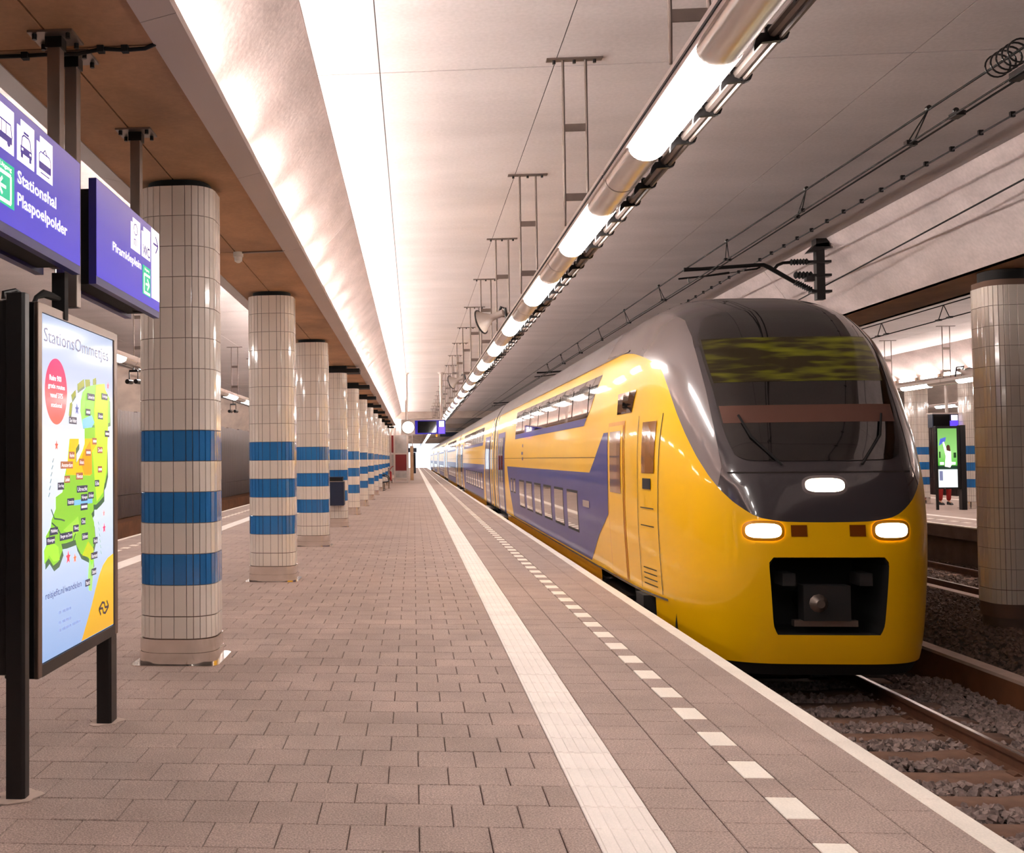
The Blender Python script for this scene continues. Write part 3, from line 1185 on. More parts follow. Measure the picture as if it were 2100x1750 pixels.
def window(root, y0, y1, z0, z1, sd, mtl='winbright', off=.008, name='window', frame=True):
    if frame:
        fo = side_patch([z0 - .04] + fr_(z0, z1, 4) + [z1 + .04], c_(y0 - .04), c_(y1 + .04), 1, sd, off - .003).build('window_frame', M['blackm'], root)
        return side_patch(fr_(z0, z1, 4), c_(y0), c_(y1), 1, sd, off + .001).build('pane', M[mtl], fo)
    return side_patch(fr_(z0, z1, 4), c_(y0), c_(y1), 1, sd, off).build(name, M[mtl], root)


def bogie(root, yc):
    b = MB()
    for sx in (-1.12, 1.0):
        b.box(CX + sx, CX + sx + .12, yc - 1.6, yc + 1.6, -.42, -.18)
        b.box(CX + sx - .05, CX + sx + .17, yc - .35, yc + .35, -.5, -.05)
        for e in (-1.25, 1.25):
            b.box(CX + sx - .06, CX + sx + .18, yc + e - .2, yc + e + .2, -.50, -.22)
    b.box(CX - 1., CX + 1., yc - .3, yc + .3, -.4, -.1)
    bo = b.build('bogie', M['blackm'], root)
    for e in (-1.25, 1.25):
        for sx in (-.78, .72):
            MB().tube([(CX + sx, yc + e, -.30), (CX + sx + .10, yc + e, -.30)], .45, 20).build('wheel', M['steel_d'], bo, smooth=True, angle=30)


ROOFZ = fr_(2.93, 3.61, 14)


def car(y0, y1, label, lead=False):
    """y0..y1: length of the body. the lead car's nose replaces its first metres"""
    t = thing('train_car', label, 'train', (CX, y0 if not lead else 10.6, -.76), 'cars of the yellow and blue double deck train')
    ys = YB if lead else y0
    # body shell
    for sd in (-1, 1):
        side_patch(fr_(.05, 2.93, 24), c_(ys), c_(y1), 1, sd, 0).build('side_wall', M['yellow'], t, smooth=True)
        side_patch(ROOFZ, c_(ys), c_(y1), 1, sd, 0).build('roof', M['troof'], t, smooth=True)
        side_patch([2.925, 2.955], c_(ys - (1.6 if lead else 0)), c_(y1), 8 if lead else 1, sd, .012).build('gutter', M['steel_d'], t)
    # ends
    for ye in ((y1,) if lead else (y0, y1)):
        prof = [side_pt(30, z, -1)[:1] + (z,) for z in fr_(.05, 3.6, 16)] + [side_pt(30, z, 1)[:1] + (z,) for z in fr_(3.6, .05, 16)]
        MB().prism(prof, 1, ye - .02, ye).build('end_wall', M['troof'], t)
    MB().box(CX - 1.25, CX + 1.25, ys + .3, y1 - .3, -.1, .06).build('underframe', M['blackm'], t)
    # livery and openings
    if lead:
        s0, s1 = 15.2, 30.2
    else:
        s0, s1 = y0 + 4.3, y1 - 4.3
    for sd in (-1, 1):
        side_patch(fr_(-.40, .045, 6), c_(s0 + (.1 if lead else 0)), c_(s1), 1, sd, -.01).build('skirt', M['yellow_lo'], t, smooth=True)
        side_patch([.045, .07], c_(s0), c_(s1), 1, sd, .014).build('sill_rail', M['silver'], t)
        side_patch([1.595, 1.603], c_(ys), c_(y1), 1, sd, .003).build('seam', M['groove'], t)
        # upper window band
        if lead:
            fa = interp([(2.15, 16.3), (2.3, 15.95), (2.55, 15.55), (2.78, 15.1)])
            fb = c_(27.4)
        else:
            fa, fb = c_(s0 + .9), c_(s1 - .9)
        side_patch(fr_(2.20, 2.76, 8), fa, fb, 8, sd, .004).build('upper_window_band', M['glass'], t, smooth=True)
        side_patch(fr_(2.08, 2.195, 2), interp([(2.08, fa(2.2) + .25), (2.2, fa(2.2))]), fb, 8, sd, .005).build('band_sill', M['blue'], t, smooth=True)
        a0, a1 = fa(2.5) + .45, fb(2.5) - .1
        n = max(3, int(round((a1 - a0) / 1.62)))
        for k in range(n):
            ya = a0 + (a1 - a0) * k / n + .07
            yb = a0 + (a1 - a0) * (k + 1) / n - .07
            side_patch(fr_(2.26, 2.70, 4), c_(ya), c_(yb), 1, sd, .010).build('upper_window', M['winbright'], t)
        # blue lower field
        if lead:
            ba = interp([(.09, 16.1), (.5, 15.35), (.8, 14.75), (1.0, 14.4), (1.9, 14.4)])
            lo = side_patch(fr_(.09, 1.38, 12), interp([(.09, 16.0), (.5, 15.25), (.78, 14.55), (.80, 14.4), (1.4, 14.38)]), interp([(.09, 28.2), (1.38, 29.6)]), 10, sd, .004)
            lo.build('blue_field', M['blue'], t, smooth=True)
            up = side_patch(fr_(1.38, 1.93, 6), c_(14.38), interp([(1.38, 15.85), (1.6, 15.35), (1.93, 14.7)]), 6, sd, .004)
            up.build('blue_field', M['blue'], t, smooth=True)
        else:
            side_patch(fr_(.09, 1.38, 12), interp([(.09, s0 + .9), (1.38, s0 + .1)]), interp([(.09, s1 - .9), (1.38, s1 - .1)]), 6, sd, .004).build('blue_field', M['blue'], t, smooth=True)
        # lower windows
        if lead:
            for k in range(6):
                ya = 17.05 + 1.62 * k
                window(t, ya, ya + 1.12, .46, 1.04, sd)
            for ya in (27.3, 28.1):
                window(t, ya, ya + .45, .75, 1.04, sd)
        else:
            n = int((s1 - s0 - 2.4) / 1.62)
            for k in range(n):
                ya = s0 + 1.2 + 1.62 * k
                window(t, ya, ya + 1.12, .46, 1.04, sd)
        # passenger doors near the ends
        for (da, db) in (((30.9, 32.5),) if lead else ((y0 + 1.9, y0 + 3.5), (y1 - 3.5, y1 - 1.9))):
            side_patch(fr_(.05, 2.35, 12), c_(da - .45), c_(db + .45), 1, sd, .004).build('door_surround', M['blue'], t, smooth=True)
            for q0, q1 in ((da, (da + db) / 2 - .01), ((da + db) / 2 + .01, db)):
                dd = side_patch(fr_(.06, 2.2, 12), c_(q0), c_(q1), 1, sd, .010).build('door_leaf', M['silver'], t, smooth=True)
                side_patch(fr_(.9, 1.95, 6), c_(q0 + .15), c_(q1 - .15), 1, sd, .014).build('door_window', M['glass'], dd)
            MB().box(CX + sd * 1.36 - .16, CX + sd * 1.36 + .16, da - .1, db + .1, -.12, -.07).build('step', M['steel_d'], t)
        # end yellow/grey pilasters
        side_patch(fr_(.05, 2.9, 16), c_(y1 - .95), c_(y1 - .55), 1, sd, .006).build('pilaster', M['silver'], t, smooth=True)
        if not lead:
            side_patch(fr_(.05, 2.9, 16), c_(y0 + .55), c_(y0 + .95), 1, sd, .006).build('pilaster', M['silver'], t, smooth=True)
    bogie(t, y1 - 2.6)
    if not lead:
        bogie(t, y0 + 2.6)
    else:
        bogie(t, 13.55)
    # gangway bellows to the next car
    prof = [(CX - 1.1, .1), (CX - 1.16, 1.5), (CX - 1.02, 2.9), (CX - .6, 3.3), (CX + .6, 3.3), (CX + 1.02, 2.9), (CX + 1.16, 1.5), (CX + 1.1, .1)]
    MB().prism(prof, 1, y1, y1 + .47).build('bellows', M['rubber'], t)
    return t


lead = car(None, 34.2, 'lead car of the yellow and blue double deck train, rounded nose and lit headlights', lead=True)
yq = 34.7
for i, nm in enumerate(['second', 'third', 'fourth', 'fifth', 'sixth']):
    car(yq, yq + 25.5, '%s car of the double deck train, %s the lead car' % (nm, 'coupled right behind' if i == 0 else 'farther back behind'))
    yq += 26.0

# --- nose of the lead car
mask_th = interp([(.955, 0), (.962, 3), (.975, 5.5), (1.0, 9), (1.03, 11.5), (1.08, 14.5), (1.16, 19), (1.28, 24.5), (1.41, 29), (1.6, 34), (1.84, 39), (2.08, 43.3), (2.33, 47), (2.5, 49.8), (2.62, 52.5), (2.75, 63), (2.86, 74), (2.92, 83), (2.97, 90), (3.7, 90)])
glass_th = interp([(1.545, 0), (1.548, 6), (1.56, 11.5), (1.585, 14), (1.62, 15.8), (1.75, 17.6), (1.9, 19), (2.3, 21.), (2.6, 23.4), (2.85, 24.6), (2.95, 24.6), (3.05, 23.), (3.12, 20.5), (3.18, 16.), (3.215, 10.5), (3.23, 5), (3.235, 0)])
zl = fr_(-.42, .955, 34)
COUP = lambda z: interp([(-.13, 5.4), (-.08, 6.4), (.0, 6.7), (.5, 7.4), (.57, 7.4), (.61, 6.2)])(z)
MB_ = nose_patch
# lower yellow: below the opening, beside it, above it, and beside the mask
for sg in (-1, 1):
    side = (lambda v, s=sg: (lambda z: s * v(z) if callable(v) else s * v))
    lim = interp([(-.42, 66), (.04, 66), (.0501, 90), (4, 90)])
    nose_patch(fr_(-.42, .04, 10), side(COUP), side(lambda z: 66.), 34).build('front_shell', M['yellow'], lead, smooth=True, angle=70)
    nose_patch(fr_(.04, .62, 12), side(lambda z: COUP(z)), side(lambda z: 90.), 40).build('front_shell', M['yellow'], lead, smooth=True, angle=70)
    nose_patch(fr_(.62, .955, 8), side(lambda z: 0.), side(lambda z: 90.), 44).build('front_shell', M['yellow'], lead, smooth=True, angle=70)
    zz = [.955, .958, .962, .968, .975, .985, 1.0, 1.015, 1.03, 1.05, 1.08, 1.12, 1.16] + fr_(1.2, 2.97, 50)
    nose_patch(zz, side(mask_th), side(lambda z: 90.), 40).build('cab_side', M['yellow'], lead, smooth=True, angle=70)
nose_patch(fr_(-.42, -.13, 4), c_(-6), c_(6), 8).build('front_shell', M['yellow'], lead, smooth=True)
nose_patch(fr_(-.56, -.42, 3), c_(-64), c_(64), 60, -.02).build('snow_skirt', M['blackm'], lead, smooth=True)
zz = [.955, .958, .962, .968, .975, .985, 1.0, 1.015, 1.03, 1.05, 1.08, 1.12, 1.16] + fr_(1.2, 2.97, 60) + fr_(2.99, 3.60, 26)
blend = lambda z: mask_th(z)
nose_patch([z for z in zz], lambda z: -blend(z), lambda z: blend(z), 64, .0).build('mask', M['mask'], lead, smooth=True, angle=75)
# lighter grey flanks of the mask beside the windscreen and over the cab roof
for sg in (-1, 1):
    za = fr_(1.30, 3.60, 60)
    inner = interp([(1.30, 25), (1.5, 22.), (1.9, 23), (2.3, 24.5), (2.9, 28), (3.15, 34), (3.3, 50), (3.45, 80), (3.7, 89)])
    nose_patch(za, (lambda z, s=sg: s * min(inner(z), mask_th(z) - .01)), (lambda z, s=sg: s * mask_th(z)), 18, .004).build('mask_flank', M['silver'], lead, smooth=True, angle=75)
zg = [1.546, 1.55, 1.555, 1.56, 1.57, 1.585, 1.60, 1.62, 1.66, 1.70, 1.75] + fr_(1.8, 3.12, 26) + [3.14, 3.16, 3.18, 3.195, 3.205, 3.215, 3.222, 3.228, 3.234]
nose_patch(zg, lambda z: -glass_th(z), lambda z: glass_th(z), 30, .010).build('windscreen', M['glass'], lead, smooth=True, angle=75)
nose_patch(fr_(1.93, 2.11, 4), lambda z: -glass_th(z) * .96, lambda z: glass_th(z) * .96, 24, .0115).build('sun_blind', M['blind'], lead, smooth=True, label='brown band of the lowered cab blind')
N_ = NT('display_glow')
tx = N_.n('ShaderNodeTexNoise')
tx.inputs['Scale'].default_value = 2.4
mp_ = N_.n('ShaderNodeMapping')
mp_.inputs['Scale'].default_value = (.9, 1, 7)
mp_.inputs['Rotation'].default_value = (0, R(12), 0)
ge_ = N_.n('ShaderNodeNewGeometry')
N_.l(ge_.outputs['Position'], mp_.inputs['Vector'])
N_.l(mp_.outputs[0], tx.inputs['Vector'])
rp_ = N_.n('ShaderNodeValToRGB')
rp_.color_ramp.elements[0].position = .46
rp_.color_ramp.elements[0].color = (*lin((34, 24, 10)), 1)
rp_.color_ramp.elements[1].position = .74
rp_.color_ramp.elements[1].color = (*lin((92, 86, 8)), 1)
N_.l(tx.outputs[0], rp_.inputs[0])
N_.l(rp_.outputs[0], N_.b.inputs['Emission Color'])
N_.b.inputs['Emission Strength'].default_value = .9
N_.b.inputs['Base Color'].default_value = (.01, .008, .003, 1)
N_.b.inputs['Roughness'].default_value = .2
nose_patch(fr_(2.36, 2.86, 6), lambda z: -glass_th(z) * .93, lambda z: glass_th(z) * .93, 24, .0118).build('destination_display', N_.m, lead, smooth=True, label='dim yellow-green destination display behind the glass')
# wipers
for sg in (-1, 1):
    MB().tube([tuple(SN(sg * 3, 1.50, .03)), tuple(SN(sg * 9, 1.78, .035)), tuple(SN(sg * 12, 2.0, .03))], .012, 6).build('wiper', M['blackm'], lead)
nose_patch([1.43, 1.445], c_(-20), c_(20), 20, .004).build('hood_seam', M['groove'], lead)


def lamp_oval(sc, zc, hw, hh, name, label):
    """oval lamp on the nose surface"""
    def th_of(s, z):
        return math.degrees(math.asin(min(1, (abs(s) / wz(z))) ** (NN / 2))) * (1 if s >= 0 else -1)
    rim, core = [], []
    n = 28
    pts = []
    for sc_, o_ in ((1.0, .012), (.0, .018)):
        row = []
        for k in range(n):
            a = 2 * math.pi * k / n
            ca, sa = math.cos(a), math.sin(a)
            x = sc + sc_ * hw * math.copysign(abs(ca) ** .55, ca)
            z = zc + sc_ * hh * math.copysign(abs(sa) ** .75, sa)
            row.append(tuple(SN(th_of(x, z), z, o_)))
        pts.append(row)
    big = []
    for k in range(n):
        a = 2 * math.pi * k / n
        ca, sa = math.cos(a), math.sin(a)
        x = sc + (hw + .03) * math.copysign(abs(ca) ** .55, ca)
        z = zc + (hh + .03) * math.copysign(abs(sa) ** .75, sa)
        big.append(tuple(SN(th_of(x, z), z, .004)))
    r = MB().grid([big, pts[0]], closed=True)  .build('lamp_rim', M['yellow_lo'] if zc < 1 else M['silver'], lead, smooth=True)
    MB().grid([pts[0], pts[1]], closed=True).build(name, M['head'], r, smooth=True)


lamp_oval(-.595, .875, .16, .07, 'headlight', '')
lamp_oval(.595, .875, .16, .07, 'headlight', '')
lamp_oval(0., 1.31, .185, .066, 'headlight', '')
for sg in (-1, 1):      # unlit tail lamps inboard of the headlights
    nose_patch(fr_(.82, .93, 3), (lambda z, s=sg: s * 1.6 - .9), (lambda z, s=sg: s * 1.6 + .9), 4, .008).build('tail_lamp', mat('amber_brown_lens', (120, 58, 6), .2, coat=1.), lead, smooth=True)
# coupler recess
rows = []
zz = fr_(-.13, .61, 10)
front = [S(-COUP(z), z) for z in zz] + [S(COUP(z), z) for z in zz[::-1]]
back = [Vector((p.x * .9 + CX * .1, 11.35, p.z)) for p in front]
rec = MB().grid([[tuple(p) for p in front], [tuple(p) for p in back]], closed=True)
n = len(front)
rec.f.append(tuple(range(n, 2 * n)))
rec.mi.append(0)
rec.build('coupler_recess', M['blackm'], lead)
cp = MB()
cp.tube([(CX, 11.3, .16), (CX, 10.82, .16)], .12, 12)
cp.box(CX - .22, CX + .22, 10.68, 10.84, .0, .34)
cpo = cp.build('coupler', M['rubber'], lead)
MB().tube([(CX - .08, 10.68, .17), (CX - .08, 10.62, .17)], [.09, .04], 12).build('coupler_cone', M['steel_d'], cpo, smooth=True)
MB().box(CX - .30, CX + .30, 10.72, 10.80, -.06, .0).build('contact_box', M['steel_d'], cpo)
for sg in (-1, 1):
    MB().box(CX + sg * .36 - .06, CX + sg * .36 + .06, 10.66, 10.9, .34, .46).build('hose_socket', M['rubber'], lead)
# cab side openings, both flanks
for sd in (-1, 1):
    P_ = lambda *a, **k: side_patch(*a, **k)
    P_(fr_(.09, 2.05, 10), c_(13.30), c_(14.33), 4, sd, .006).build('door_surround', M['yellow_lo'], lead, smooth=True)
    dl = P_(fr_(.10, 2.0, 10), c_(13.36), c_(14.27), 4, sd, .012).build('door_leaf', M['yellow'], lead, smooth=True)
    P_(fr_(1.15, 1.93, 5), c_(13.48), c_(14.17), 3, sd, .017).build('door_window', M['glass_refl'], dl)
    P_(fr_(2.14, 2.40, 3), interp([(2.14, 13.0), (2.40, 12.85)]), c_(13.8), 3, sd, .008).build('cab_quarter_window', M['glass'], lead)
    P_(fr_(1.42, 2.0, 5), c_(12.0), c_(12.45), 3, sd, .008).build('cab_door_window', M['glass_refl'], lead)
    P_(fr_(.1, 2.08, 10), c_(12.62), c_(12.635), 1, sd, .006).build('cab_door_seam', M['groove'], lead)
    P_(fr_(.1, 2.08, 10), c_(11.86), c_(11.875), 1, sd, .006).build('cab_door_seam', M['groove'], lead)
    P_([1.24, 1.36], c_(12.1), c_(12.4), 2, sd, .010).build('handle_recess', M['blackm'], lead)
    for z in (1.02, .82, .34, .28, .22, .16):
        P_([z, z + .012], c_(12.0), c_(12.5), 2, sd, .008).build('vent_slot', M['groove'], lead)
    P_([.05, .075], c_(11.7), c_(15.3), 8, sd, .014).build('sill_rail', M['silver'], lead)
    MB().box(CX + sd * 1.36 - .17, CX + sd * 1.36 + .17, 13.3, 15.15, -.14, -.09).build('step', M['steel'], lead)
    MB().box(CX + sd * 1.30 - .1, CX + sd * 1.30 + .1, 12.3, 12.7, -.20, .04).build('equipment_box', M['blackm'], lead)
MB().box(CX - 1.2, CX + 1.2, 11.6, 15.5, -.02, .05).build('underframe', M['blackm'], lead)
MB().box(CX - 1.22, CX + 1.22, 11.55, 11.6, -.42, .05).build('bulkhead', M['blackm'], lead)
# printed service marks on the flank
for z, wd in ((1.86, .18), (1.68, .34), (1.55, .22)):
    side_patch([z, z + .07], c_(25.3), c_(25.3 + wd), 1, -1, .009).build('service_mark', M['ink'], lead)
side_patch([.86, .96], c_(15.9), c_(16.5), 1, -1, .009).build('service_mark', M['silver'], lead)


# ------------------------------------------------------------------ catenary
def wire(name, pts, r, label, cat='wire', mtl='blackm'):
    o = MB().tube(pts, r, 6).build(name, M[mtl])
    return tag(o, label, cat)


wire('contact_wire', [(4.14, -15, 4.2), (4.16, 16, 4.2), (3.85, 73, 4.2), (3.97, 190, 4.1)], .008, 'left one of the twin contact wires over the train track')
wire('contact_wire', [(4.20, -15, 4.2), (4.22, 16, 4.2), (3.91, 73, 4.2), (4.03, 190, 4.1)], .008, 'right one of the twin contact wires over the train track')
wire('messenger_wire', [(4.36, -15, 4.50), (4.36, 7.8, 4.49), (4.12, 16.3, 4.43), (4.0, 35, 4.43), (3.97, 54, 4.43), (3.97, 73, 4.43)], .010, 'carrier wire above the twin contact wires, with a wire coil wound on it')
wire('feeder_wire', [(6.10, -15, 5.3 - .6), (6.15, 10.9, 4.37), (6.12, 20.8, 3.92), (6.15, 60, 3.9)], .010, 'single black feeder wire slanting across the pale cove on the right')
for i, (y, kind) in enumerate(((9.18, 'ring'), (11.75, 'vee'), (14.4, 'ring'), (18.0, 'ring'), (20.9, 'ring'), (23.8, 'vee'), (26.8, 'ring'), (29.8, 'ring'), (32.8, 'ring'))):
    xm = 4.36 + (4.12 - 4.36) * max(0, min(1, (y - 7.8) / 8.5)) if y < 16.3 else 4.10
    zm_ = 4.49 + (4.43 - 4.49) * max(0, min(1, (y - 7.8) / 8.5))
    t = thing('dropper', '%s%s dropper between the wires over the train track' % (ordn[i], ' and V-splayed' if kind == 'vee' else ''), 'dropper', (xm, y, zm_), 'droppers over the train track')
    sp = .14 if kind == 'vee' else .0
    MB().tube([(xm, y, zm_), (4.15, y - sp, 4.21)], .006, 5).build('dropper_rod', M['blackm'], t)
    MB().tube([(xm, y, zm_), (4.21, y + sp + .04, 4.21)], .006, 5).build('dropper_rod', M['blackm'], t)
    MB().box(4.13, 4.17, y - sp - .03, y - sp + .03, 4.19, 4.225).build('clamp', M['black'], t)
    MB().box(4.19, 4.23, y + sp, y + sp + .06, 4.19, 4.225).build('clamp', M['black'], t)
    MB().tube([(xm, y - .02, zm_ + .015), (xm, y + .02, zm_ + .015)], .022, 8).build('hook', M['black'], t)
# wire coil near the camera
t = thing('wire_coil', 'coil of spare wire wound round the carrier wire at the upper right', 'coil', (4.36, 8.03, 4.49))
for k in range(5):
    yc = 7.88 + .075 * k
    pts = [(4.36 + .085 * math.cos(a), yc + .02 * math.sin(a * .5), 4.485 + .085 * math.sin(a)) for a in [2 * math.pi * q / 20 for q in range(21)]]
    MB().tube(pts, .007, 5, cap=False).build('loop', M['black'], t, smooth=True)
MB().tube([(4.38, 7.85, 4.42), (4.30, 7.72, 4.34), (4.22, 7.6, 4.22)], .010, 6).build('tail', M['black'], t)
MB().box(4.17, 4.24, 7.5, 7.7, 4.19, 4.25).build('clamp', M['black'], t)
t = thing('wire_clamp', 'small black clamp joining the twin contact wires near the coil', 'clamp', (4.18, 8.45, 4.2))
MB().box(4.15, 4.22, 8.38, 8.5, 4.185, 4.22).build('body', M['black'], t)
MB().tube([(4.18, 8.44, 4.24), (4.18, 8.46, 4.24)], .022, 10).build('eye', M['black'], t)
# clipped cable along the ceiling edge
t = thing('clipped_cable', 'thin cable held by evenly spaced clips along the ceiling edge over the train', 'cable', (5.62, 5, 4.77))
MB().tube([(5.62, 5, 4.765), (5.62, 60, 4.765)], .010, 6).build('cable', M['black'], t)
me = MB().box(-.022, .022, -.015, .015, -.022, .032).mesh('clip', M['black'])
for k in range(90):
    o = bpy.data.objects.new('clip', me)
    C.objects.link(o)
    o.parent = t
    o.location = (0, .3 + .56 * k, 0)


def insulator(root, a, b, n=8, r=.05):
    a, b = Vector(a), Vector(b)
    pts, rs = [], []
    m_ = 2 * n
    for k in range(m_ + 1):
        pts.append(a + (b - a) * k / m_)
        rs.append(r if k % 2 else r * .55)
    MB().tube(pts, rs, 12).build('insulator', M['rubber'], root, smooth=True, angle=25)


def cantilever(y, label, f=mA):
    X = f
    t = thing('catenary_bracket', label, 'catenary bracket', (X(6.02), y, 4.8), 'catenary brackets')
    MB().box(min(X(5.95), X(6.14)), max(X(5.95), X(6.14)), y - .09, y + .09, 4.68, 4.80).build('mounting_shoe', M['black'], t)
    MB().prism([(X(5.84), 4.60), (X(6.16), 4.66), (X(6.12), 4.74), (X(5.95), 4.72)], 1, y - .09, y + .09).build('mounting_shoe', M['black'], t)
    MB().box(min(X(5.96), X(6.08)), max(X(5.96), X(6.08)), y - .06, y + .06, 3.90, 4.66).build('post', M['black'], t)
    for z in (4.46, 4.26, 4.02):
        MB().box(min(X(5.88), X(6.17)), max(X(5.88), X(6.17)), y - .075, y + .075, z - .018, z + .018).build('collar', M['black'], t)
    MB().tube([(X(4.06), y, 4.395), (X(4.30), y, 4.40), (X(5.10), y, 4.44), (X(5.22), y, 4.44), (X(5.30), y, 4.40), (X(5.70), y, 4.15)], [.032, .028, .028, .03, .034, .03], 10).build('arm', M['black'], t, smooth=True)
    MB().tube([(X(5.36), y, 4.36), (X(5.42), y, 4.43), (X(5.50), y, 4.465), (X(5.62), y, 4.47)], .024, 8).build('stay', M['black'], t, smooth=True)
    insulator(t, (X(5.60), y, 4.47), (X(5.86), y, 4.475), 6)
    MB().tube([(X(5.86), y, 4.475), (X(6.0), y, 4.475)], .02, 8).build('stay_end', M['black'], t)
    insulator(t, (X(5.66), y, 4.175), (X(5.90), y, 4.05), 8)
    MB().tube([(X(5.88), y, 4.06), (X(6.0), y, 4.02)], .02, 8).build('stay_end', M['black'], t)
    insulator(t, (X(5.64), y - .05, 4.27), (X(5.90), y - .05, 4.26), 5, .06)
    MB().box(min(X(5.80), X(5.92)), max(X(5.80), X(5.92)), y - .1, y, 4.17, 4.25).build('terminal', M['black'], t)
    MB().tube([(X(3.98), y, 4.26), (X(4.35), y, 4.29), (X(4.72), y, 4.335)], [.014, .014, .018], 8).build('registration_arm', M['black'], t)
    MB().tube([(X(4.12), y, 4.27), (X(4.13), y, 4.20)], .009, 6).build('contact_clamp', M['black'], t)
    MB().tube([(X(4.72), y, 4.33), (X(5.02), y, 4.37)], .006, 6).build('tie_wire', M['black'], t)
    MB().tube([(X(4.94), y, 4.365), (X(5.12), y, 4.385), (X(5.17), y, 4.41)], .015, 6).build('tie_clamp', M['black'], t)
    return t


cantilever(16.2, 'black catenary bracket on the cove just above the train nose')
for i, y in enumerate((35.2, 54.2, 72.5)):
    cantilever(y, 'black catenary bracket over the train roof, %s beyond the nose bracket' % ['next', 'second', 'third'][i])
cantilever(44, 'black catenary bracket of the track beyond our pillars', mL)
cantilever(26, 'black catenary bracket hidden behind pillars, near end of the left-hand hall', mL)
wire('contact_wire', [(-7.8, 5, 4.2), (-7.8, 120, 4.2)], .010, 'contact wire over the track beyond our pillars')
wire('messenger_wire', [(-7.8, 5, 4.45), (-7.8, 120, 4.45)], .010, 'carrier wire over the track beyond our pillars')
wire('contact_wire', [(10.5, 2, 4.31), (10.5, 70, 4.2)], .012, 'contact wire over the empty right-hand track')
wire('messenger_wire', [(10.5, 2, 4.58), (10.5, 70, 4.5)], .012, 'carrier wire over the empty right-hand track')
for i, y in enumerate((21.9, 24.7)):
    t = thing('dropper', ['V-shaped dropper over the empty track, right of the train', 'V-shaped dropper farther back over the empty track'][i], 'dropper', (10.5, y, 4.56), 'droppers over the empty track')
    MB().tube([(10.5, y, 4.56), (10.5, y - .22, 4.29)], .009, 5).build('dropper_rod', M['blackm'], t)
    MB().tube([(10.5, y, 4.56), (10.5, y + .22, 4.28)], .009, 5).build('dropper_rod', M['blackm'], t)
    MB().box(10.47, 10.53, y - .3, y - .14, 4.265, 4.30).build('clamp', M['black'], t)
    MB().box(10.47, 10.53, y + .14, y + .3, 4.265, 4.30).build('clamp', M['black'], t)


# ------------------------------------------------------------------ loudspeakers, detector, cameras
def horn(x, y, z, s, label):
    t = thing('horn_loudspeaker', label, 'loudspeaker', (x, y, z), 'horn loudspeakers on the lamp row')
    a = Vector((x, y, z))
    prof = [(0, .045), (.06, .05), (.10, .06), (.18, .11), (.26, .17)]
    d = Vector((-.85 * s, .45, -.3)).normalized()
    MB().tube([a + d * p for p, _ in prof], [r for _, r in prof], 18, cap=False).build('horn', M['horn'], t, smooth=True)
    MB().tube([a - d * .10, a], .05, 14).build('driver', M['horn'], t, smooth=True)
    c0 = a + d * .26
    u = d.cross(Vector((0, 0, 1))).normalized()
    v = u.cross(d)
    ring = [c0 + .172 * (math.cos(q) * u + math.sin(q) * v) for q in [2 * math.pi * k / 24 for k in range(25)]]
    MB().tube(ring, .013, 6, cap=False).build('rim', M['black'], t, smooth=True)
    MB().tube([(x + .02, y, z + .02), (x + .06, y, z + .12), (x + .11 * s, y, z + .10), (x + .14 * s, y, z - .08), (x + .14 * s, y, z - .2)], .022, 8).build('bracket', M['black'], t, smooth=True)


horn(1.20, 15.1, 3.62, 1, 'grey horn loudspeaker with black bracket on the lamp row, nearer one')
horn(1.20, 27.0, 3.62, 1, 'grey horn loudspeaker on the lamp row, farther one')
horn(13.32, 27.0, 3.62, -1, 'horn loudspeaker above the opposite platform beside the broad pillar')

t = thing('smoke_detector', 'white smoke detector on the orange-brown soffit between the first two pillars', 'smoke detector', (-1.86, 11.3, 3.85))
MB().tube([(-1.86, 11.3, 3.85), (-1.86, 11.3, 3.80)], .055, 16).build('base', M['plastic'], t, smooth=True, angle=30)
MB().tube([(-1.86, 11.3, 3.80), (-1.86, 11.3, 3.755), (-1.86, 11.3, 3.735)], [.045, .042, .015], 16).build('sensor', M['plastic'], t, smooth=True, angle=30)
MB().tube([(-1.82, 11.28, 3.84), (-1.6, 11.26, 3.838), (-1.37, 11.24, 3.838), (-1.34, 11.24, 3.86)], .010, 6).build('cable', M['steel_d'], t)
t = thing('soffit_cable', 'dark sagging cable crossing the soffit above the blue signs', 'cable', (-1.83, 5.6, 3.85))
MB().tube([(-2.28, 5.63, 3.838), (-2.05, 5.62, 3.835), (-1.9, 5.60, 3.83), (-1.8, 5.59, 3.82), (-1.65, 5.57, 3.835), (-1.52, 5.58, 3.828), (-1.42, 5.58, 3.832), (-1.36, 5.56, 3.845)], .011, 6).build('sleeve', M['blackm'], t, smooth=True)
for x, y in ((-1.66, 5.57), (-1.53, 5.58), (-2.1, 5.62)):
    MB().box(x - .018, x + .018, y - .02, y + .02, 3.815, 3.85).build('clip', M['blackm'], t)
for i, (x, y, z) in enumerate(((-5.15, 19.3, 3.28), (-5.15, 30.2, 3.22))):
    t = thing('twin_camera', ['pair of small black cameras under the lamp row, left of the nearest pillar', 'pair of small black cameras under the lamp row between the first two pillars'][i], 'camera', (x, y, z), 'twin cameras beyond the pillars')
    MB().box(x - .08, x + .08, y - .02, y + .02, z - .02, z + .02).build('bar', M['black'], t)
    for e in (-.08, .08):
        MB().tube([(x + e, y, z), (x + e, y, z - .17)], .01, 6).build('drop_rod', M['black'], t)
        MB().tube([(x + e - .02, y - .08, z - .2), (x + e + .02, y + .08, z - .2)], .045, 12).build('housing', M['black'], t, smooth=True, angle=30)
    MB().tube([(x, y, z), (x, y, 3.4)], .01, 6).build('stem', M['black'], t)

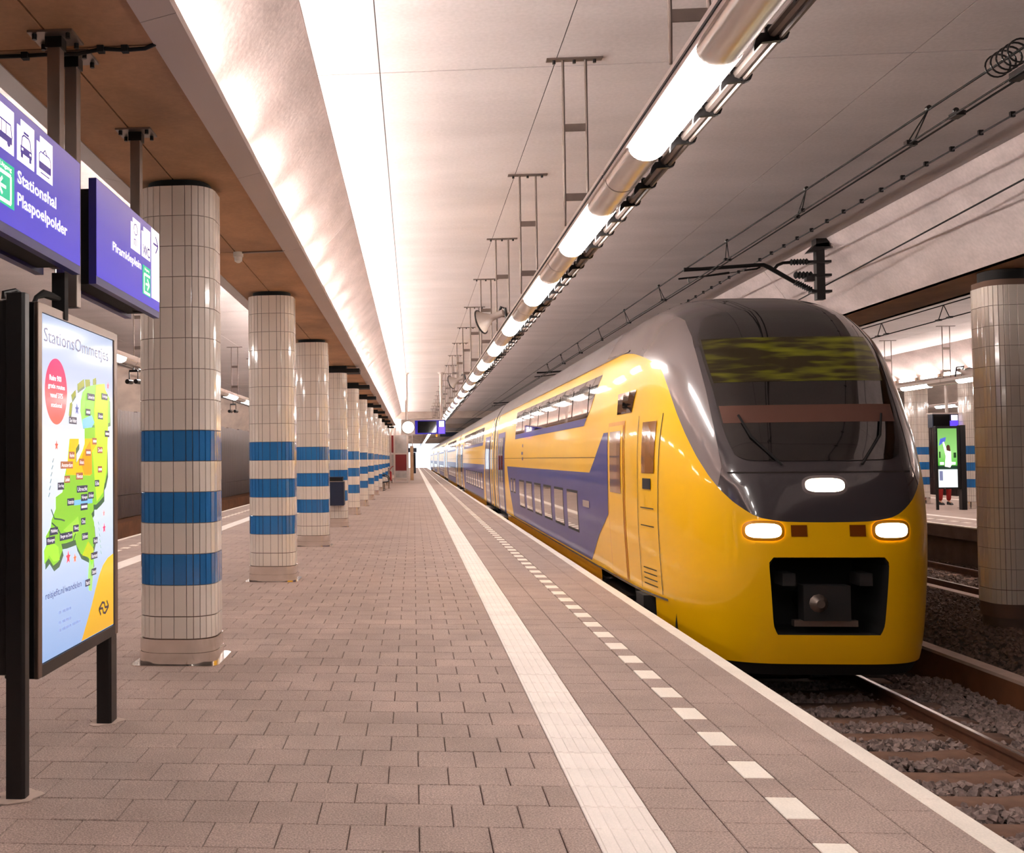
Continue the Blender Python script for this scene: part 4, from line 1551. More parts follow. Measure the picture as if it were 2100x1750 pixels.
# ------------------------------------------------------------------ hanging direction signs
SX = -1.76
sign_face = emit_grad('sign_blue_light', [(0., (92, 82, 236)), (.55, (88, 78, 205)), (1., (126, 110, 178))], 'Z', 2.63, 3.22, .75)  # uneven backlight of the tube at the foot is put into the gradient
sign_white = emit('sign_white_light', (250, 240, 232), 1.0)
sign_green = emit('sign_green_light', (22, 168, 128), .95)
sign_ink = emit('sign_blue_ink', (58, 48, 150), .35)


def sign(y0, y1, label, grp='hanging blue direction signs'):
    t = thing('direction_sign', label, 'sign', (-1.83, (y0 + y1) / 2, 2.6), grp)
    MB().box(SX - .045, SX - .002, y0, y1, 2.60, 3.20).build('front_casing', M['signback'], t)
    MB().box(SX - .002, SX, y0 + .004, y1 - .004, 2.645, 3.196).build('front_face', sign_face, t)
    MB().box(-2.00, -1.955, y0, y1 - .02, 2.60, 3.20).build('rear_casing', M['signback'], t)
    MB().box(-1.955, SX - .045, y0 + .12, y1 - .12, 2.62, 3.17).build('core_box', M['blackm'], t)
    return t


s1 = sign(3.6, 5.52, 'nearer blue hanging sign reading Stationshal Plaspoelpolder, cut by the frame')
s2 = sign(5.81, 7.29, 'farther blue hanging sign reading Piramideplein with WC and arrow, before the nearest pillar')
at = SX + .0022


def icon_card(root, y0, y1, z0, z1):
    flat(root, 'pictogram_card', [(y0, z0), (y1, z0), (y1, z1), (y0 + .045, z1), (y0 + .045, z1 - .035), (y0, z1 - .035)], at, sign_white)


icon_card(s1, 4.855, 5.075, 2.963, 3.16)
icon_card(s1, 4.605, 4.820, 2.963, 3.16)
icon_card(s1, 4.345, 4.565, 2.963, 3.16)
at2 = at + .0014


def stroke(root, pts, wd, mtl, at_, name='pictogram'):
    mb = MB()
    for (a, b), (c, d) in zip(pts, pts[1:]):
        L_ = math.hypot(c - a, d - b) or 1e-6
        nx, nz = -(d - b) / L_ * wd / 2, (c - a) / L_ * wd / 2
        mb.prism([(a + nx, b + nz), (c + nx, d + nz), (c - nx, d - nz), (a - nx, b - nz)], 0, at_ - .001, at_)
    return mb.build(name, mtl, root)


# tram
yo, zo = 4.885, 2.985
stroke(s1, [(yo, zo + .02), (yo, zo + .085), (yo + .02, zo + .10), (yo + .14, zo + .10), (yo + .16, zo + .085), (yo + .16, zo + .02), (yo, zo + .02)], .005, sign_ink, at2)
flat(s1, 'pictogram', rect(yo + .003, yo + .157, zo + .022, zo + .052), at2, sign_ink)
stroke(s1, [(yo + .05, zo + .10), (yo + .08, zo + .122), (yo + .11, zo + .10)], .005, sign_ink, at2)
stroke(s1, [(yo + .02, zo), (yo + .14, zo)], .005, sign_ink, at2)
# taxi
yo = 4.635
stroke(s1, [(yo + .02, zo + .055), (yo + .03, zo + .098), (yo + .05, zo + .11), (yo + .11, zo + .11), (yo + .13, zo + .098), (yo + .14, zo + .055)], .007, sign_ink, at2)
flat(s1, 'pictogram', rect(yo + .01, yo + .15, zo + .022, zo + .056), at2, sign_ink)
for e in (.015, .12):
    flat(s1, 'pictogram', rect(yo + e, yo + e + .022, zo + .002, zo + .022), at2, sign_ink)
flat(s1, 'pictogram', rect(yo + .05, yo + .11, zo + .118, zo + .128), at2, sign_ink)
for e in (.02, .12):
    flat(s1, 'pictogram', rect(yo + e, yo + e + .018, zo + .036, zo + .046), at2 + .0012, sign_white)
# bus
yo = 4.37
flat(s1, 'pictogram', rect(yo, yo + .17, zo + .02, zo + .05), at2, sign_ink)
stroke(s1, [(yo, zo + .05), (yo, zo + .105), (yo + .155, zo + .105), (yo + .17, zo + .05)], .006, sign_ink, at2)
for e in (.05, .10):
    stroke(s1, [(yo + e, zo + .05), (yo + e, zo + .105)], .004, sign_ink, at2)
flat(s1, 'pictogram', [(yo + .13 + .018 * math.cos(a), zo + .02 + .018 * math.sin(a)) for a in [k * math.pi / 6 for k in range(12)]], at2 + .001, sign_ink)
flat(s1, 'exit_panel', rect(4.33, 4.570, 2.722, 2.913), at, sign_green)
stroke(s1, [(4.345, 2.74), (4.528, 2.74), (4.528, 2.862), (4.345, 2.862)], .016, sign_white, at2)
stroke(s1, [(4.47, 2.80), (4.37, 2.80)], .014, sign_white, at2)
stroke(s1, [(4.43, 2.835), (4.385, 2.80), (4.43, 2.765)], .014, sign_white, at2)
text_on('Uitgang', s1, sign_white, 4.40, 4.535, 2.877, 2.903, 'x+', at2)
text_on('Stationshal', s1, sign_white, 4.605, 5.125, 2.857, 2.917, 'x+', at2, .022)
text_on('Plaspoelpolder', s1, sign_white, 4.605, 5.293, 2.738, 2.815, 'x+', at2, .022)
flat(s1, 'end_light', [(5.53, 2.60), (5.545, 2.60), (5.545, 2.66), (5.53, 2.66)], -1.90, sign_white)
# sign 2
icon_card(s2, 6.537, 6.762, 2.947, 3.153)
icon_card(s2, 6.803, 7.027, 2.949, 3.151)
stroke(s2, [(6.60, 3.09), (6.62, 3.115), (6.66, 3.12), (6.69, 3.10), (6.68, 3.06), (6.64, 3.05), (6.61, 3.065), (6.60, 3.09)], .006, sign_ink, at2)
stroke(s2, [(6.61, 2.98), (6.61, 3.02), (6.65, 3.02), (6.65, 2.98)], .006, sign_ink, at2)
stroke(s2, [(6.69, 2.98), (6.69, 3.03)], .006, sign_ink, at2)
text_on('WC', s2, sign_ink, 6.825, 7.008, 2.964, 3.032, 'x+', at2, .018)
flat(s2, 'arrow_panel', rect(7.062, 7.284, 2.712, 3.192), at, sign_white)
stroke(s2, [(7.11, 3.093), (7.245, 3.093)], .014, sign_ink, at2)
stroke(s2, [(7.175, 3.15), (7.245, 3.093), (7.175, 3.036)], .014, sign_ink, at2)
text_on('Piramideplein', s2, sign_white, 6.124, 6.782, 2.835, 2.905, 'x+', at2, .022)
flat(s2, 'exit_panel', rect(6.824, 7.03, 2.705, 2.897), at, sign_green)
stroke(s2, [(7.01, 2.72), (6.86, 2.72), (6.86, 2.84), (7.01, 2.84)], .016, sign_white, at2)
stroke(s2, [(6.90, 2.78), (6.99, 2.78)], .014, sign_white, at2)
stroke(s2, [(6.945, 2.815), (6.99, 2.78), (6.945, 2.745)], .014, sign_white, at2)
text_on('Uitgang', s2, sign_white, 6.87, 6.99, 2.863, 2.884, 'x+', at2)


def sign_post(y, label, z0=2.55):
    x = -1.86
    t = thing('sign_post', label, 'post', (x, y, 3.85), 'steel posts of the hanging signs')
    MB().box(x - .12, x + .12, y - .10, y + .10, 3.838, 3.85).build('ceiling_plate', M['steel_d'], t)
    for ex in (-.09, .09):
        for ey in (-.07, .07):
            MB().tube([(x + ex, y + ey, 3.81), (x + ex, y + ey, 3.84)], .013, 6).build('bolt', M['black'], t)
    MB().box(x - .045, x + .045, y - .04, y + .04, 3.78, 3.838).build('socket', M['black'], t)
    MB().box(x - .035, x + .035, y - .035, y + .035, z0, 3.80).build('tube', M['steel_d'], t, bevel=.004)


sign_post(5.42, 'left one of two adjacent steel posts between the blue signs', 2.62)
sign_post(5.70, 'right one of two adjacent steel posts between the blue signs', 2.45)
sign_post(7.06, 'single steel post holding the far end of the Piramideplein sign', 2.62)
# extra low post and cable beside the poster
t = thing('cable_post', 'short dark post with a cable loop leading to the map box', 'post', (-1.87, 5.62, 2.4))
MB().box(-1.91, -1.84, 5.50, 5.56, 2.36, 2.61).build('stub', M['blackm'], t)
MB().tube([(-1.87, 5.5, 2.47), (-1.88, 5.40, 2.47), (-1.89, 5.32, 2.47), (-1.90, 5.24, 2.44), (-1.91, 5.2, 2.37)], [.012, .022, .022, .012, .012], 8).build('cable', M['blackm'], t, smooth=True)

# ------------------------------------------------------------------ backlit walking map
pt = thing('backlit_map', 'tall backlit poster box with a map of walking routes, on two black legs', 'poster', (-1.93, 5.8, 0))
PX = -1.85
MB().box(-2.02, PX - .012, 5.12, 6.53, .535, 2.40).build('case', M['black'], pt, bevel=.008)
fm = mat('brushed_frame', (126, 108, 98), .32, metal=.85, noise=.06, scale=3., stretch=(1, 1, .2))
for b in ((5.12, 5.175, .535, 2.40), (6.462, 6.53, .535, 2.40)):
    MB().box(PX - .02, PX + .004, b[0], b[1], b[2], b[3]).build('frame_side', fm, pt, bevel=.004)
MB().box(PX - .02, PX + .004, 5.17, 6.47, 2.355, 2.40).build('frame_top', fm, pt)
MB().box(PX - .02, PX + .004, 5.17, 6.47, .535, .596).build('frame_bottom', M['black'], pt)
MB().box(PX - .014, PX - .006, 5.165, 6.48, .58, 2.37).build('bezel', M['blackm'], pt)
skyp = emit_grad('poster_sky', [(0., (150, 178, 224)), (.18, (176, 198, 236)), (.35, (222, 232, 250)), (.6, (248, 247, 252)), (.75, (228, 230, 246)), (.9, (196, 206, 236)), (1., (180, 194, 222))], 'Z', .6, 2.36, 1.0, .10)
MB().box(PX - .006, PX - .003, 5.197, 6.447, .60, 2.352).build('poster_sheet', skyp, pt)
a0 = PX - .0015


def em(col, s=.95):
    key = 'poster_%d_%d_%d' % col
    return bpy.data.materials.get(key) or emit(key, col, s)


def sh(pts, dy, dz):
    return [(a + dy, b + dz) for a, b in pts]


north = [(5.84, 1.992), (5.917, 2.03), (6.093, 2.054), (6.263, 2.071), (6.28, 2.035), (6.368, 1.989), (6.376, 1.841), (6.243, 1.821), (5.839, 1.808), (5.801, 1.887), (5.809, 1.943)]
mid = [(5.612, 1.727), (5.763, 1.73), (5.763, 1.702), (5.712, 1.674), (5.712, 1.591), (5.778, 1.624), (5.838, 1.666), (5.876, 1.704), (5.876, 1.80), (6.30, 1.80), (6.312, 1.675), (6.319, 1.538), (6.275, 1.478), (6.24, 1.459), (6.24, 1.394), (6.171, 1.372), (6.088, 1.351), (6.039, 1.353), (6.039, 1.319), (5.999, 1.302), (6.047, 1.251), (6.07, 1.157), (6.021, 1.094), (6.037, 1.025), (5.997, 1.005), (5.957, 1.047), (5.926, 1.059), (5.805, 1.089), (5.731, 1.141), (5.709, 1.175), (5.631, 1.172), (5.548, 1.169), (5.473, 1.171), (5.493, 1.138), (5.427, 1.083), (5.349, 1.069), (5.28, 1.114), (5.219, 1.091), (5.213, 1.158), (5.256, 1.188), (5.237, 1.227), (5.312, 1.269), (5.325, 1.306), (5.389, 1.359), (5.389, 1.42), (5.494, 1.442), (5.535, 1.534), (5.577, 1.601)]
orange = [(5.612, 1.727), (5.763, 1.73), (5.763, 1.702), (5.712, 1.674), (5.712, 1.591), (5.778, 1.624), (5.838, 1.666), (5.876, 1.704), (5.876, 1.732), (6.091, 1.737), (6.091, 1.697), (5.993, 1.653), (5.976, 1.523), (5.549, 1.534), (5.591, 1.637)]
dkg = em((58, 92, 66))
flat(pt, 'map_shadow', sh(mid, .018, -.03), a0, dkg)
flat(pt, 'map_shadow', sh(north, .018, -.02), a0, em((92, 130, 90)))
flat(pt, 'map_land', mid, a0 + .0014, em((126, 186, 56)))
flat(pt, 'map_land', north, a0 + .0014, em((134, 200, 84)))
flat(pt, 'map_land', [(6.09, 2.05), (6.26, 2.07), (6.28, 2.03), (6.34, 1.99), (6.33, 1.80), (6.30, 1.56), (6.23, 1.42), (6.10, 1.37), (6.06, 1.50), (6.02, 1.66), (6.07, 1.75), (6.05, 1.9)], a0 + .0026, em((178, 222, 60)))
flat(pt, 'map_land', orange, a0 + .0028, em((226, 178, 30)))
flat(pt, 'map_land', [(5.84, 1.65), (5.97, 1.72), (6.0, 1.64), (6.0, 1.53), (5.86, 1.53), (5.80, 1.6)], a0 + .0034, em((232, 150, 26)))
flat(pt, 'map_lake', [(5.83, 1.84), (6.0, 1.87), (6.05, 1.83), (6.0, 1.80), (5.84, 1.79)], a0 + .0034, em((120, 186, 226)))
flat(pt, 'map_lake', rect(5.68, 6.01, 1.364, 1.392), a0 + .0034, em((112, 176, 214)))
flat(pt, 'map_land', [(5.50, 1.24), (5.75, 1.30), (5.78, 1.22), (5.66, 1.20)], a0 + .0034, em((150, 200, 70)))
flat(pt, 'map_land', [(5.82, 1.08), (5.93, 1.15), (6.03, 1.10), (6.0, 1.03), (5.93, 1.06)], a0 + .0034, em((176, 190, 30)))
flat(pt, 'map_land', [(5.22, 1.10), (5.21, 1.16), (5.30, 1.20), (5.42, 1.16), (5.44, 1.09), (5.35, 1.09), (5.28, 1.13)], a0 + .0034, em((150, 214, 60)))
flat(pt, 'map_land', [(5.957, 1.047), (6.04, 1.092), (6.04, 1.0), (6.02, .94), (6.0, .86), (5.95, .869), (5.935, .95)], a0 + .0014, em((150, 200, 110)))
for p in ([(5.75, 2.033), (5.863, 2.069), (5.87, 2.032), (5.75, 1.996)], [(5.886, 2.068), (5.972, 2.075), (5.972, 2.036), (5.894, 2.024)], [(6.036, 2.082), (6.093, 2.094), (6.09, 2.054), (6.036, 2.048)],
          [(5.642, 1.966), (5.714, 1.998), (5.713, 1.97), (5.656, 1.939)], [(5.62, 1.919), (5.656, 1.93), (5.634, 1.861), (5.599, 1.85)]):
    flat(pt, 'map_island', sh(p, .01, -.012), a0, em((92, 110, 70)))
    flat(pt, 'map_island', p, a0 + .0014, em((128, 138, 40)))
for pts in ([(5.31, 1.36), (5.36, 1.31), (5.46, 1.30), (5.52, 1.29)], [(5.32, 1.29), (5.40, 1.26), (5.46, 1.22)], [(5.29, 1.25), (5.28, 1.18)], [(5.66, 1.17), (5.70, 1.21)]):
    stroke(pt, pts, .008, dkg, a0 + .004, 'map_water_line')
for yy, zz_, c, r in ((6.342, 2.064, (236, 90, 110), .022), (5.742, 1.893, (70, 84, 150), .032), (5.403, 1.688, (250, 96, 84), .026), (5.589, 1.09, (234, 70, 84), .036), (5.702, 1.075, (246, 120, 80), .026), (6.248, 1.294, (246, 140, 140), .02), (6.255, 1.204, (240, 70, 110), .03)):
    star = [(yy + (r if k % 2 == 0 else r * .45) * math.cos(math.pi / 2 + k * math.pi / 5), zz_ + (r if k % 2 == 0 else r * .45) * math.sin(math.pi / 2 + k * math.pi / 5)) for k in range(10)]
    flat(pt, 'star_print', star, a0 + .0004, em(c))
for k in range(6):
    yy, zz_ = 5.34 - .012 * k, 1.60 - .035 * k
    stroke(pt, [(yy, zz_), (yy + .02, zz_ + .02)], .006, em((100, 130, 140)), a0 + .0004, 'wave_mark')
    stroke(pt, [(6.13 + .01 * k, 1.25 - .035 * k), (6.15 + .01 * k, 1.23 - .035 * k)], .005, em((130, 160, 150)), a0 + .0004, 'wave_mark')
ringp = emit_grad('poster_pink', [(0., (255, 130, 110)), (1., (250, 66, 132))], 'Z', 1.80, 2.14, .95, .1)
flat(pt, 'round_badge', [(5.400 + .172 * math.cos(2 * math.pi * k / 40), 1.969 + .172 * math.sin(2 * math.pi * k / 40)) for k in range(40)], a0 + .0004, ringp)
pw = em((250, 246, 250), 1.)
for s_, u0, u1, v0, v1 in (('Ruim 900', 5.292, 5.476, 2.022, 2.052), ('gratis routes', 5.27, 5.53, 1.975, 2.007), ('vanaf 375', 5.301, 5.496, 1.935, 1.962), ('stations!', 5.314, 5.483, 1.886, 1.910)):
    text_on(s_, pt, pw, u0, u1, v0, v1, 'x+', a0 + .0018, .02)
text_on('StationsOmmetjes', pt, em((62, 60, 104), .7), 5.215, 6.35, 2.19, 2.285, 'x+', a0 + .0006, .0)
text_on('reisjefit.nl/wandelen', pt, em((48, 56, 124), .7), 5.235, 5.812, .898, .945, 'x+', a0 + .0006, .0)
# illegible small lines below the web address: faint strokes
for z_, u1 in ((.815, 5.69), (.762, 5.69), (.722, 5.85)):
    for k in range(int((u1 - 5.44) / .055)):
        yk = 5.44 + .055 * k
        flat(pt, 'small_print', rect(yk, yk + (.045 if k % 3 else .028), z_ - .007, z_ + .007), a0 + .0004, em((132, 152, 200), .9))
flat(pt, 'yellow_corner', [(5.816, .604), (5.911, .689), (6.003, .775), (6.08, .86), (6.15, .93), (6.23, .985), (6.33, 1.02), (6.443, 1.035), (6.443, .604)], a0 + .0004,
     emit_grad('poster_yellow', [(0., (236, 172, 22)), (1., (252, 206, 22))], 'Z', .6, 1.03, .95, .1))
lg = em((52, 36, 66), .5)
for s_ in (0, 1):
    p = [(6.174, .698), (6.138, .736), (6.205, .767), (6.246, .760), (6.262, .730), (6.318, .728)]
    if s_:
        p = [(12.468 - a, 1.464 - b) for a, b in p]
    stroke(pt, p, .013, lg, a0 + .003 + .001 * s_, 'operator_logo')
labs = [((5.917, 1.985), (6.052, 1.964), 'Leeuwarden'), ((6.193, 2.002), (6.314, 1.981), 'Groningen'), ((5.885, 1.893), (5.971, 1.875), ''), ((6.117, 1.881), (6.218, 1.863), 'Assen'), ((5.592, 1.837), (5.72, 1.818), 'Den Helder'),
        ((6.26, 1.782), (6.348, 1.758), ''), ((6.01, 1.73), (6.091, 1.712), ''), ((6.107, 1.68), (6.208, 1.662), 'Zwolle'), ((5.884, 1.664), (5.977, 1.645), ''), ((5.591, 1.648), (5.683, 1.628), 'Haarlem'),
        ((5.763, 1.61), (5.853, 1.591), 'Almere'), ((5.455, 1.597), (5.654, 1.574), 'Amsterdam'), ((6.114, 1.568), (6.198, 1.545), ''), ((5.711, 1.532), (5.829, 1.514), 'Hilversum'), ((5.515, 1.521), (5.604, 1.497), 'Leiden'),
        ((5.409, 1.488), (5.508, 1.462), 'Den Haag'), ((5.725, 1.465), (5.913, 1.436), 'Utrecht'), ((6.056, 1.488), (6.139, 1.464), 'Ede'), ((5.799, 1.414), (5.913, 1.389), 'Nijmegen'), ((5.929, 1.422), (6.031, 1.397), 'Arnhem'),
        ((5.562, 1.402), (5.674, 1.371), 'Rotterdam'), ((5.791, 1.363), (5.913, 1.337), ''), ((5.798, 1.282), (5.874, 1.256), 'Oss'), ((5.66, 1.251), (5.753, 1.224), 'Tilburg'), ((5.293, 1.261), (5.408, 1.232), 'Middelburg'),
        ((5.441, 1.226), (5.645, 1.189), 'Bergen op Zoom'), ((5.237, 1.219), (5.362, 1.184), 'Vlissingen'), ((5.813, 1.2), (5.919, 1.166), 'Eindhoven'), ((6.022, 1.161), (6.103, 1.128), 'Venlo'), ((5.981, 1.078), (6.102, 1.041), 'Roermond'),
        ((5.989, .984), (6.077, .951), 'Sittard'), ((5.872, .933), (5.957, .902), 'Maastricht')]
for (ya, za), (yb, zb), nm in labs:
    c = (150, 92, 70) if 1.5 < za < 1.74 else (54, 58, 84)
    zc = (za + zb) / 2
    flat(pt, 'place_label', rect(ya, yb, zc - .019, zc + .019), a0 + .005, em(c, .8))
    if nm:
        text_on(nm, pt, pw, ya + .008, yb - .008, zc - .011, zc + .011, 'x+', a0 + .0062, .0)
    else:
        flat(pt, 'small_print', rect(ya + .01, yb - .01, zc - .007, zc + .007), a0 + .0062, em((226, 220, 226), .9))
# legs
def leg(y0, y1, z1, nm='leg'):
    mb = MB()
    mb.prism([(x, y) for x, y in [(-1.945, y0), (-1.868, y0), (-1.855, y0 + .012), (-1.855, y1 - .012), (-1.868, y1), (-1.945, y1)]], 2, 0, z1)
    return mb.build(nm, M['black'], pt, bevel=.003)


leg(4.95, 5.03, 2.42)
MB().box(-2.035, -1.96, 5.03, 5.11, .57, 2.40).build('leg_channel', M['black'], pt, bevel=.01)
MB().tube([(-1.985, 5.02, 2.40), (-1.985, 5.02, 2.43), (-1.95, 5.08, 2.45), (-1.92, 5.16, 2.42)], .012, 8).build('cable', M['black'], pt, smooth=True)
leg(6.40, 6.54, .54)
gm = mat('pale_mortar', (196, 176, 164), .9, noise=.1, scale=20.)
for (xc, yc) in ((-1.90, 5.01), (-1.905, 6.47)):
    MB().prism([(xc + (.10 + .018 * math.sin(5 * a)) * math.cos(a), yc + (.12 + .02 * math.cos(3 * a)) * math.sin(a)) for a in [2 * math.pi * k / 22 for k in range(22)]], 2, 0.001, .006).build('mortar_collar', gm, pt, label='pale mortar patch round the leg foot')

# ------------------------------------------------------------------ bin, bench, clock display, lift
t = thing('litter_bin', 'dark blue litter bin hung on the near face of the fourth pillar', 'bin', (-1.41, 25.0, .69))
yb = PY[3] - .33
xb0, xb1 = -1.98, -1.62
yb = 25.0
bx0, bx1, bz0, bz1 = -2.0, -1.63, .53, 1.20
MB().box(bx0, bx1, yb - .18, yb + .246, bz0, bz1 - .11).build('body', M['navy'], t, bevel=.012)
MB().box(bx0 + .02, bx1 - .03, yb - .15, yb + .18, bz1 - .10, bz1 - .01).build('opening', M['blackm'], t)
MB().box(bx0, bx1 - .01, yb - .17, yb + .2, bz1 - .015, bz1).build('lid', M['navy'], t)
MB().box(bx0, bx1, yb - .185, yb - .17, bz1 - .115, bz1 - .10).build('trim', M['steel_d'], t)

t = thing('bench', 'black curved metal seat between far pillars beside the glass lift', 'bench', (-1.5, 56.0, 0))
for k in range(7):
    y = 54.2 + .32 * k
seatp = [(-1.95, .86), (-1.90, .70), (-1.84, .52), (-1.76, .45), (-1.6, .43), (-1.4, .46), (-1.26, .50)]
poly = [(a, b) for a, b in seatp] + [(a, b - .05) for a, b in seatp[::-1]]
MB().prism(poly, 1, 54.4, 57.6).build('seat', M['black'], t)
for y in (54.6, 57.4):
    MB().tube([(-1.85, y, .5), (-1.75, y, .74), (-1.55, y, .78), (-1.33, y, .68), (-1.27, y, .5)], .025, 8).build('armrest', M['black'], t, smooth=True)
    MB().box(-1.62, -1.56, y - .03, y + .03, .02, .44).build('leg', M['steel_d'], t)
    MB().box(-1.72, -1.46, y - .06, y + .06, 0, .02).build('foot', M['black'], t)
t = thing('signal_post', 'slim grey post standing beside the black seat', 'post', (-1.36, 58.5, 0))
MB().tube([(-1.36, 58.5, 0), (-1.36, 58.5, 1.15)], .035, 8).build('tube', M['steel_d'], t)
MB().tube([(-1.36, 58.5, 0), (-1.36, 58.5, .02)], .09, 12).build('base', M['steel_d'], t)

t = thing('departure_display', 'hanging departure board with a round white clock over the platform', 'display', (.37, 39.5, 2.5))
for x in (-.24, 1.04):
    MB().tube([(x, 39.5, 3.05), (x, 39.5, 4.76)], .05, 12).build('pole', M['whitemetal'], t, smooth=True)
    MB().tube([(x, 39.5, 4.74), (x, 39.5, 4.80)], [.07, .13], 12).build('pole_flange', M['whitemetal'], t)
MB().box(-.44, 1.19, 39.5, 39.72, 2.52, 3.04).build('case', M['whitemetal'], t)
MB().box(-.44, 1.19, 39.42, 39.8, 3.04, 3.07).build('hood', M['whitemetal'], t)
db = emit('display_blue', (24, 12, 130), .8)
MB().box(.07, 1.19, 39.49, 39.5, 2.52, 3.03).build('front_panel', db, t)
MB().box(.17, .86, 39.482, 39.49, 2.57, 3.0).build('screen', M['glass'], t)
MB().box(.93, 1.16, 39.482, 39.49, 2.54, 2.78).build('platform_number_field', emit('display_violet', (96, 70, 250), .95), t)
MB().box(.955, 1.14, 39.48, 39.488, 2.79, 3.0).build('platform_number_panel', emit('display_white', (252, 250, 255), 1.), t)
MB().tube([(-.185, 39.49, 2.78), (-.185, 39.47, 2.78)], .245, 36).build('clock_rim', M['steel_d'], t)
ck = MB().tube([(-.185, 39.47, 2.78), (-.185, 39.462, 2.78)], .225, 36).build('clock_face', emit('clock_white', (255, 252, 244), 1.3), t)
t2 = thing('cable_box', 'small yellow-orange lamp under the departure board', 'lamp', (.84, 39.4, 2.44))
MB().tube([(.86, 39.45, 2.52), (.86, 39.45, 2.46)], .03, 10).build('socket', M['yellow_lo'], t2)
MB().tube([(.86, 39.45, 2.46), (.86, 39.45, 2.42)], [.045, .02], 10).build('lens', emit('amber', (250, 190, 80), .9), t2)

t = thing('glass_lift', 'white framed glass lift shaft with dark red panels at the end of the pillar row', 'lift', (-1.2, 73.6, 0))
gl = mat('pale_glass', (190, 186, 184), .08, spec=.8, noise=.25, scale=1.6)
lx0, lx1, ly = -2.1, -.42, 73.0
for x in (lx0, -1.55, -1.30, lx1):
    MB().box(x - .05, x + .05, ly - .05, ly + .05, 0, 4.33).build('frame_post', M['whitemetal'], t)
for z in (.28, 1.98, 3.3, 4.28):
    MB().box(lx0, lx1, ly - .045, ly + .045, z - .05, z + .05).build('frame_rail', M['whitemetal'], t)
MB().box(lx0, lx1, ly - .06, ly + .06, 0, .06).build('frame_rail', M['whitemetal'], t)
MB().box(-1.24, -.48, ly - .01, ly + .01, .82, 1.93).build('red_panel', M['red'], t)
MB().box(-2.04, -1.36, ly - .012, ly + .008, 2.05, 3.24).build('red_panel', M['red'], t)
MB().box(-1.24, -.48, ly - .01, ly + .01, 2.04, 3.24).build('glass_pane', gl, t)
MB().box(-1.24, -.48, ly - .01, ly + .01, .34, .76).build('glass_pane', gl, t)
MB().box(-2.04, -.48, ly - .01, ly + .01, 3.36, 4.22).build('glass_pane', gl, t)
MB().box(-2.04, -1.36, ly - .01, ly + .01, .9, 1.93).build('glass_pane', gl, t)
MB().box(lx1 - .01, lx1 + .01, ly, ly + 2.4, .3, 4.3).build('side_glass', gl, t)
MB().box(-.47, -.37, ly + 2.35, ly + 2.45, 0, 4.5).build('frame_post', M['whitemetal'], t)
MB().box(-.25, .0, ly + 8, ly + 12, 0, 2.6).build('wood_screen', M['beige'], t)
t = thing('fire_hose_stand', 'small red wheeled fire extinguisher in front of the glass lift', 'extinguisher', (-1.6, 71.5, 0))
MB().tube([(-1.62, 71.5, .16), (-1.62, 71.5, .75), (-1.62, 71.5, .85)], [.15, .15, .05], 14).build('cylinder', M['redpaint'], t, smooth=True)
for x in (-1.78, -1.46):
    MB().tube([(x - .02, 71.5, .12), (x + .02, 71.5, .12)], .12, 14).build('wheel', M['black'], t)
MB().tube([(-1.62, 71.5, .85), (-1.45, 71.4, 1.1), (-1.35, 71.4, 1.15)], .025, 6).build('handle', M['redpaint'], t)

# far hall furniture
t = thing('far_sign', 'small dark sign hanging near the bright far end', 'sign', (-.1, 100, 2.4))
MB().box(-.55, .3, 100, 100.15, 2.25, 2.65).build('panel', M['navy'], t)
MB().tube([(-.1, 100.07, 2.65), (-.1, 100.07, 4.56)], .04, 8).build('pole', M['whitemetal'], t)
t = thing('far_glass_screen', 'pale wind screen standing on the far part of the platform', 'screen', (-1.6, 110, 0))
MB().box(-2.2, -.6, 110, 110.08, .0, 4.4).build('pane', gl, t)
MB().box(-.62, -.50, 109.95, 110.1, 0, 4.5).build('post', M['whitemetal'], t)
t = thing('far_cabinet', 'tall dark cabinet at the far end of the guide strip', 'cabinet', (.0, 120, 0))
MB().box(-.3, .25, 120, 120.6, 0, 2.35).build('body', M['navy'], t)
MB().box(-.22, .17, 119.98, 120.0, .3, 2.1).build('door', M['glass'], t)
t = thing('exit_gantry', 'dark blue gantry board above the far train cars', 'board', (5.5, 96, 3.4))
MB().box(2.4, 5.9, 96, 96.3, 3.6, 4.0).build('board', M['navy'], t)
MB().box(2.2, 6.0, 95.9, 96.4, 4.0, 4.07).build('top_rail', M['whitemetal'], t)

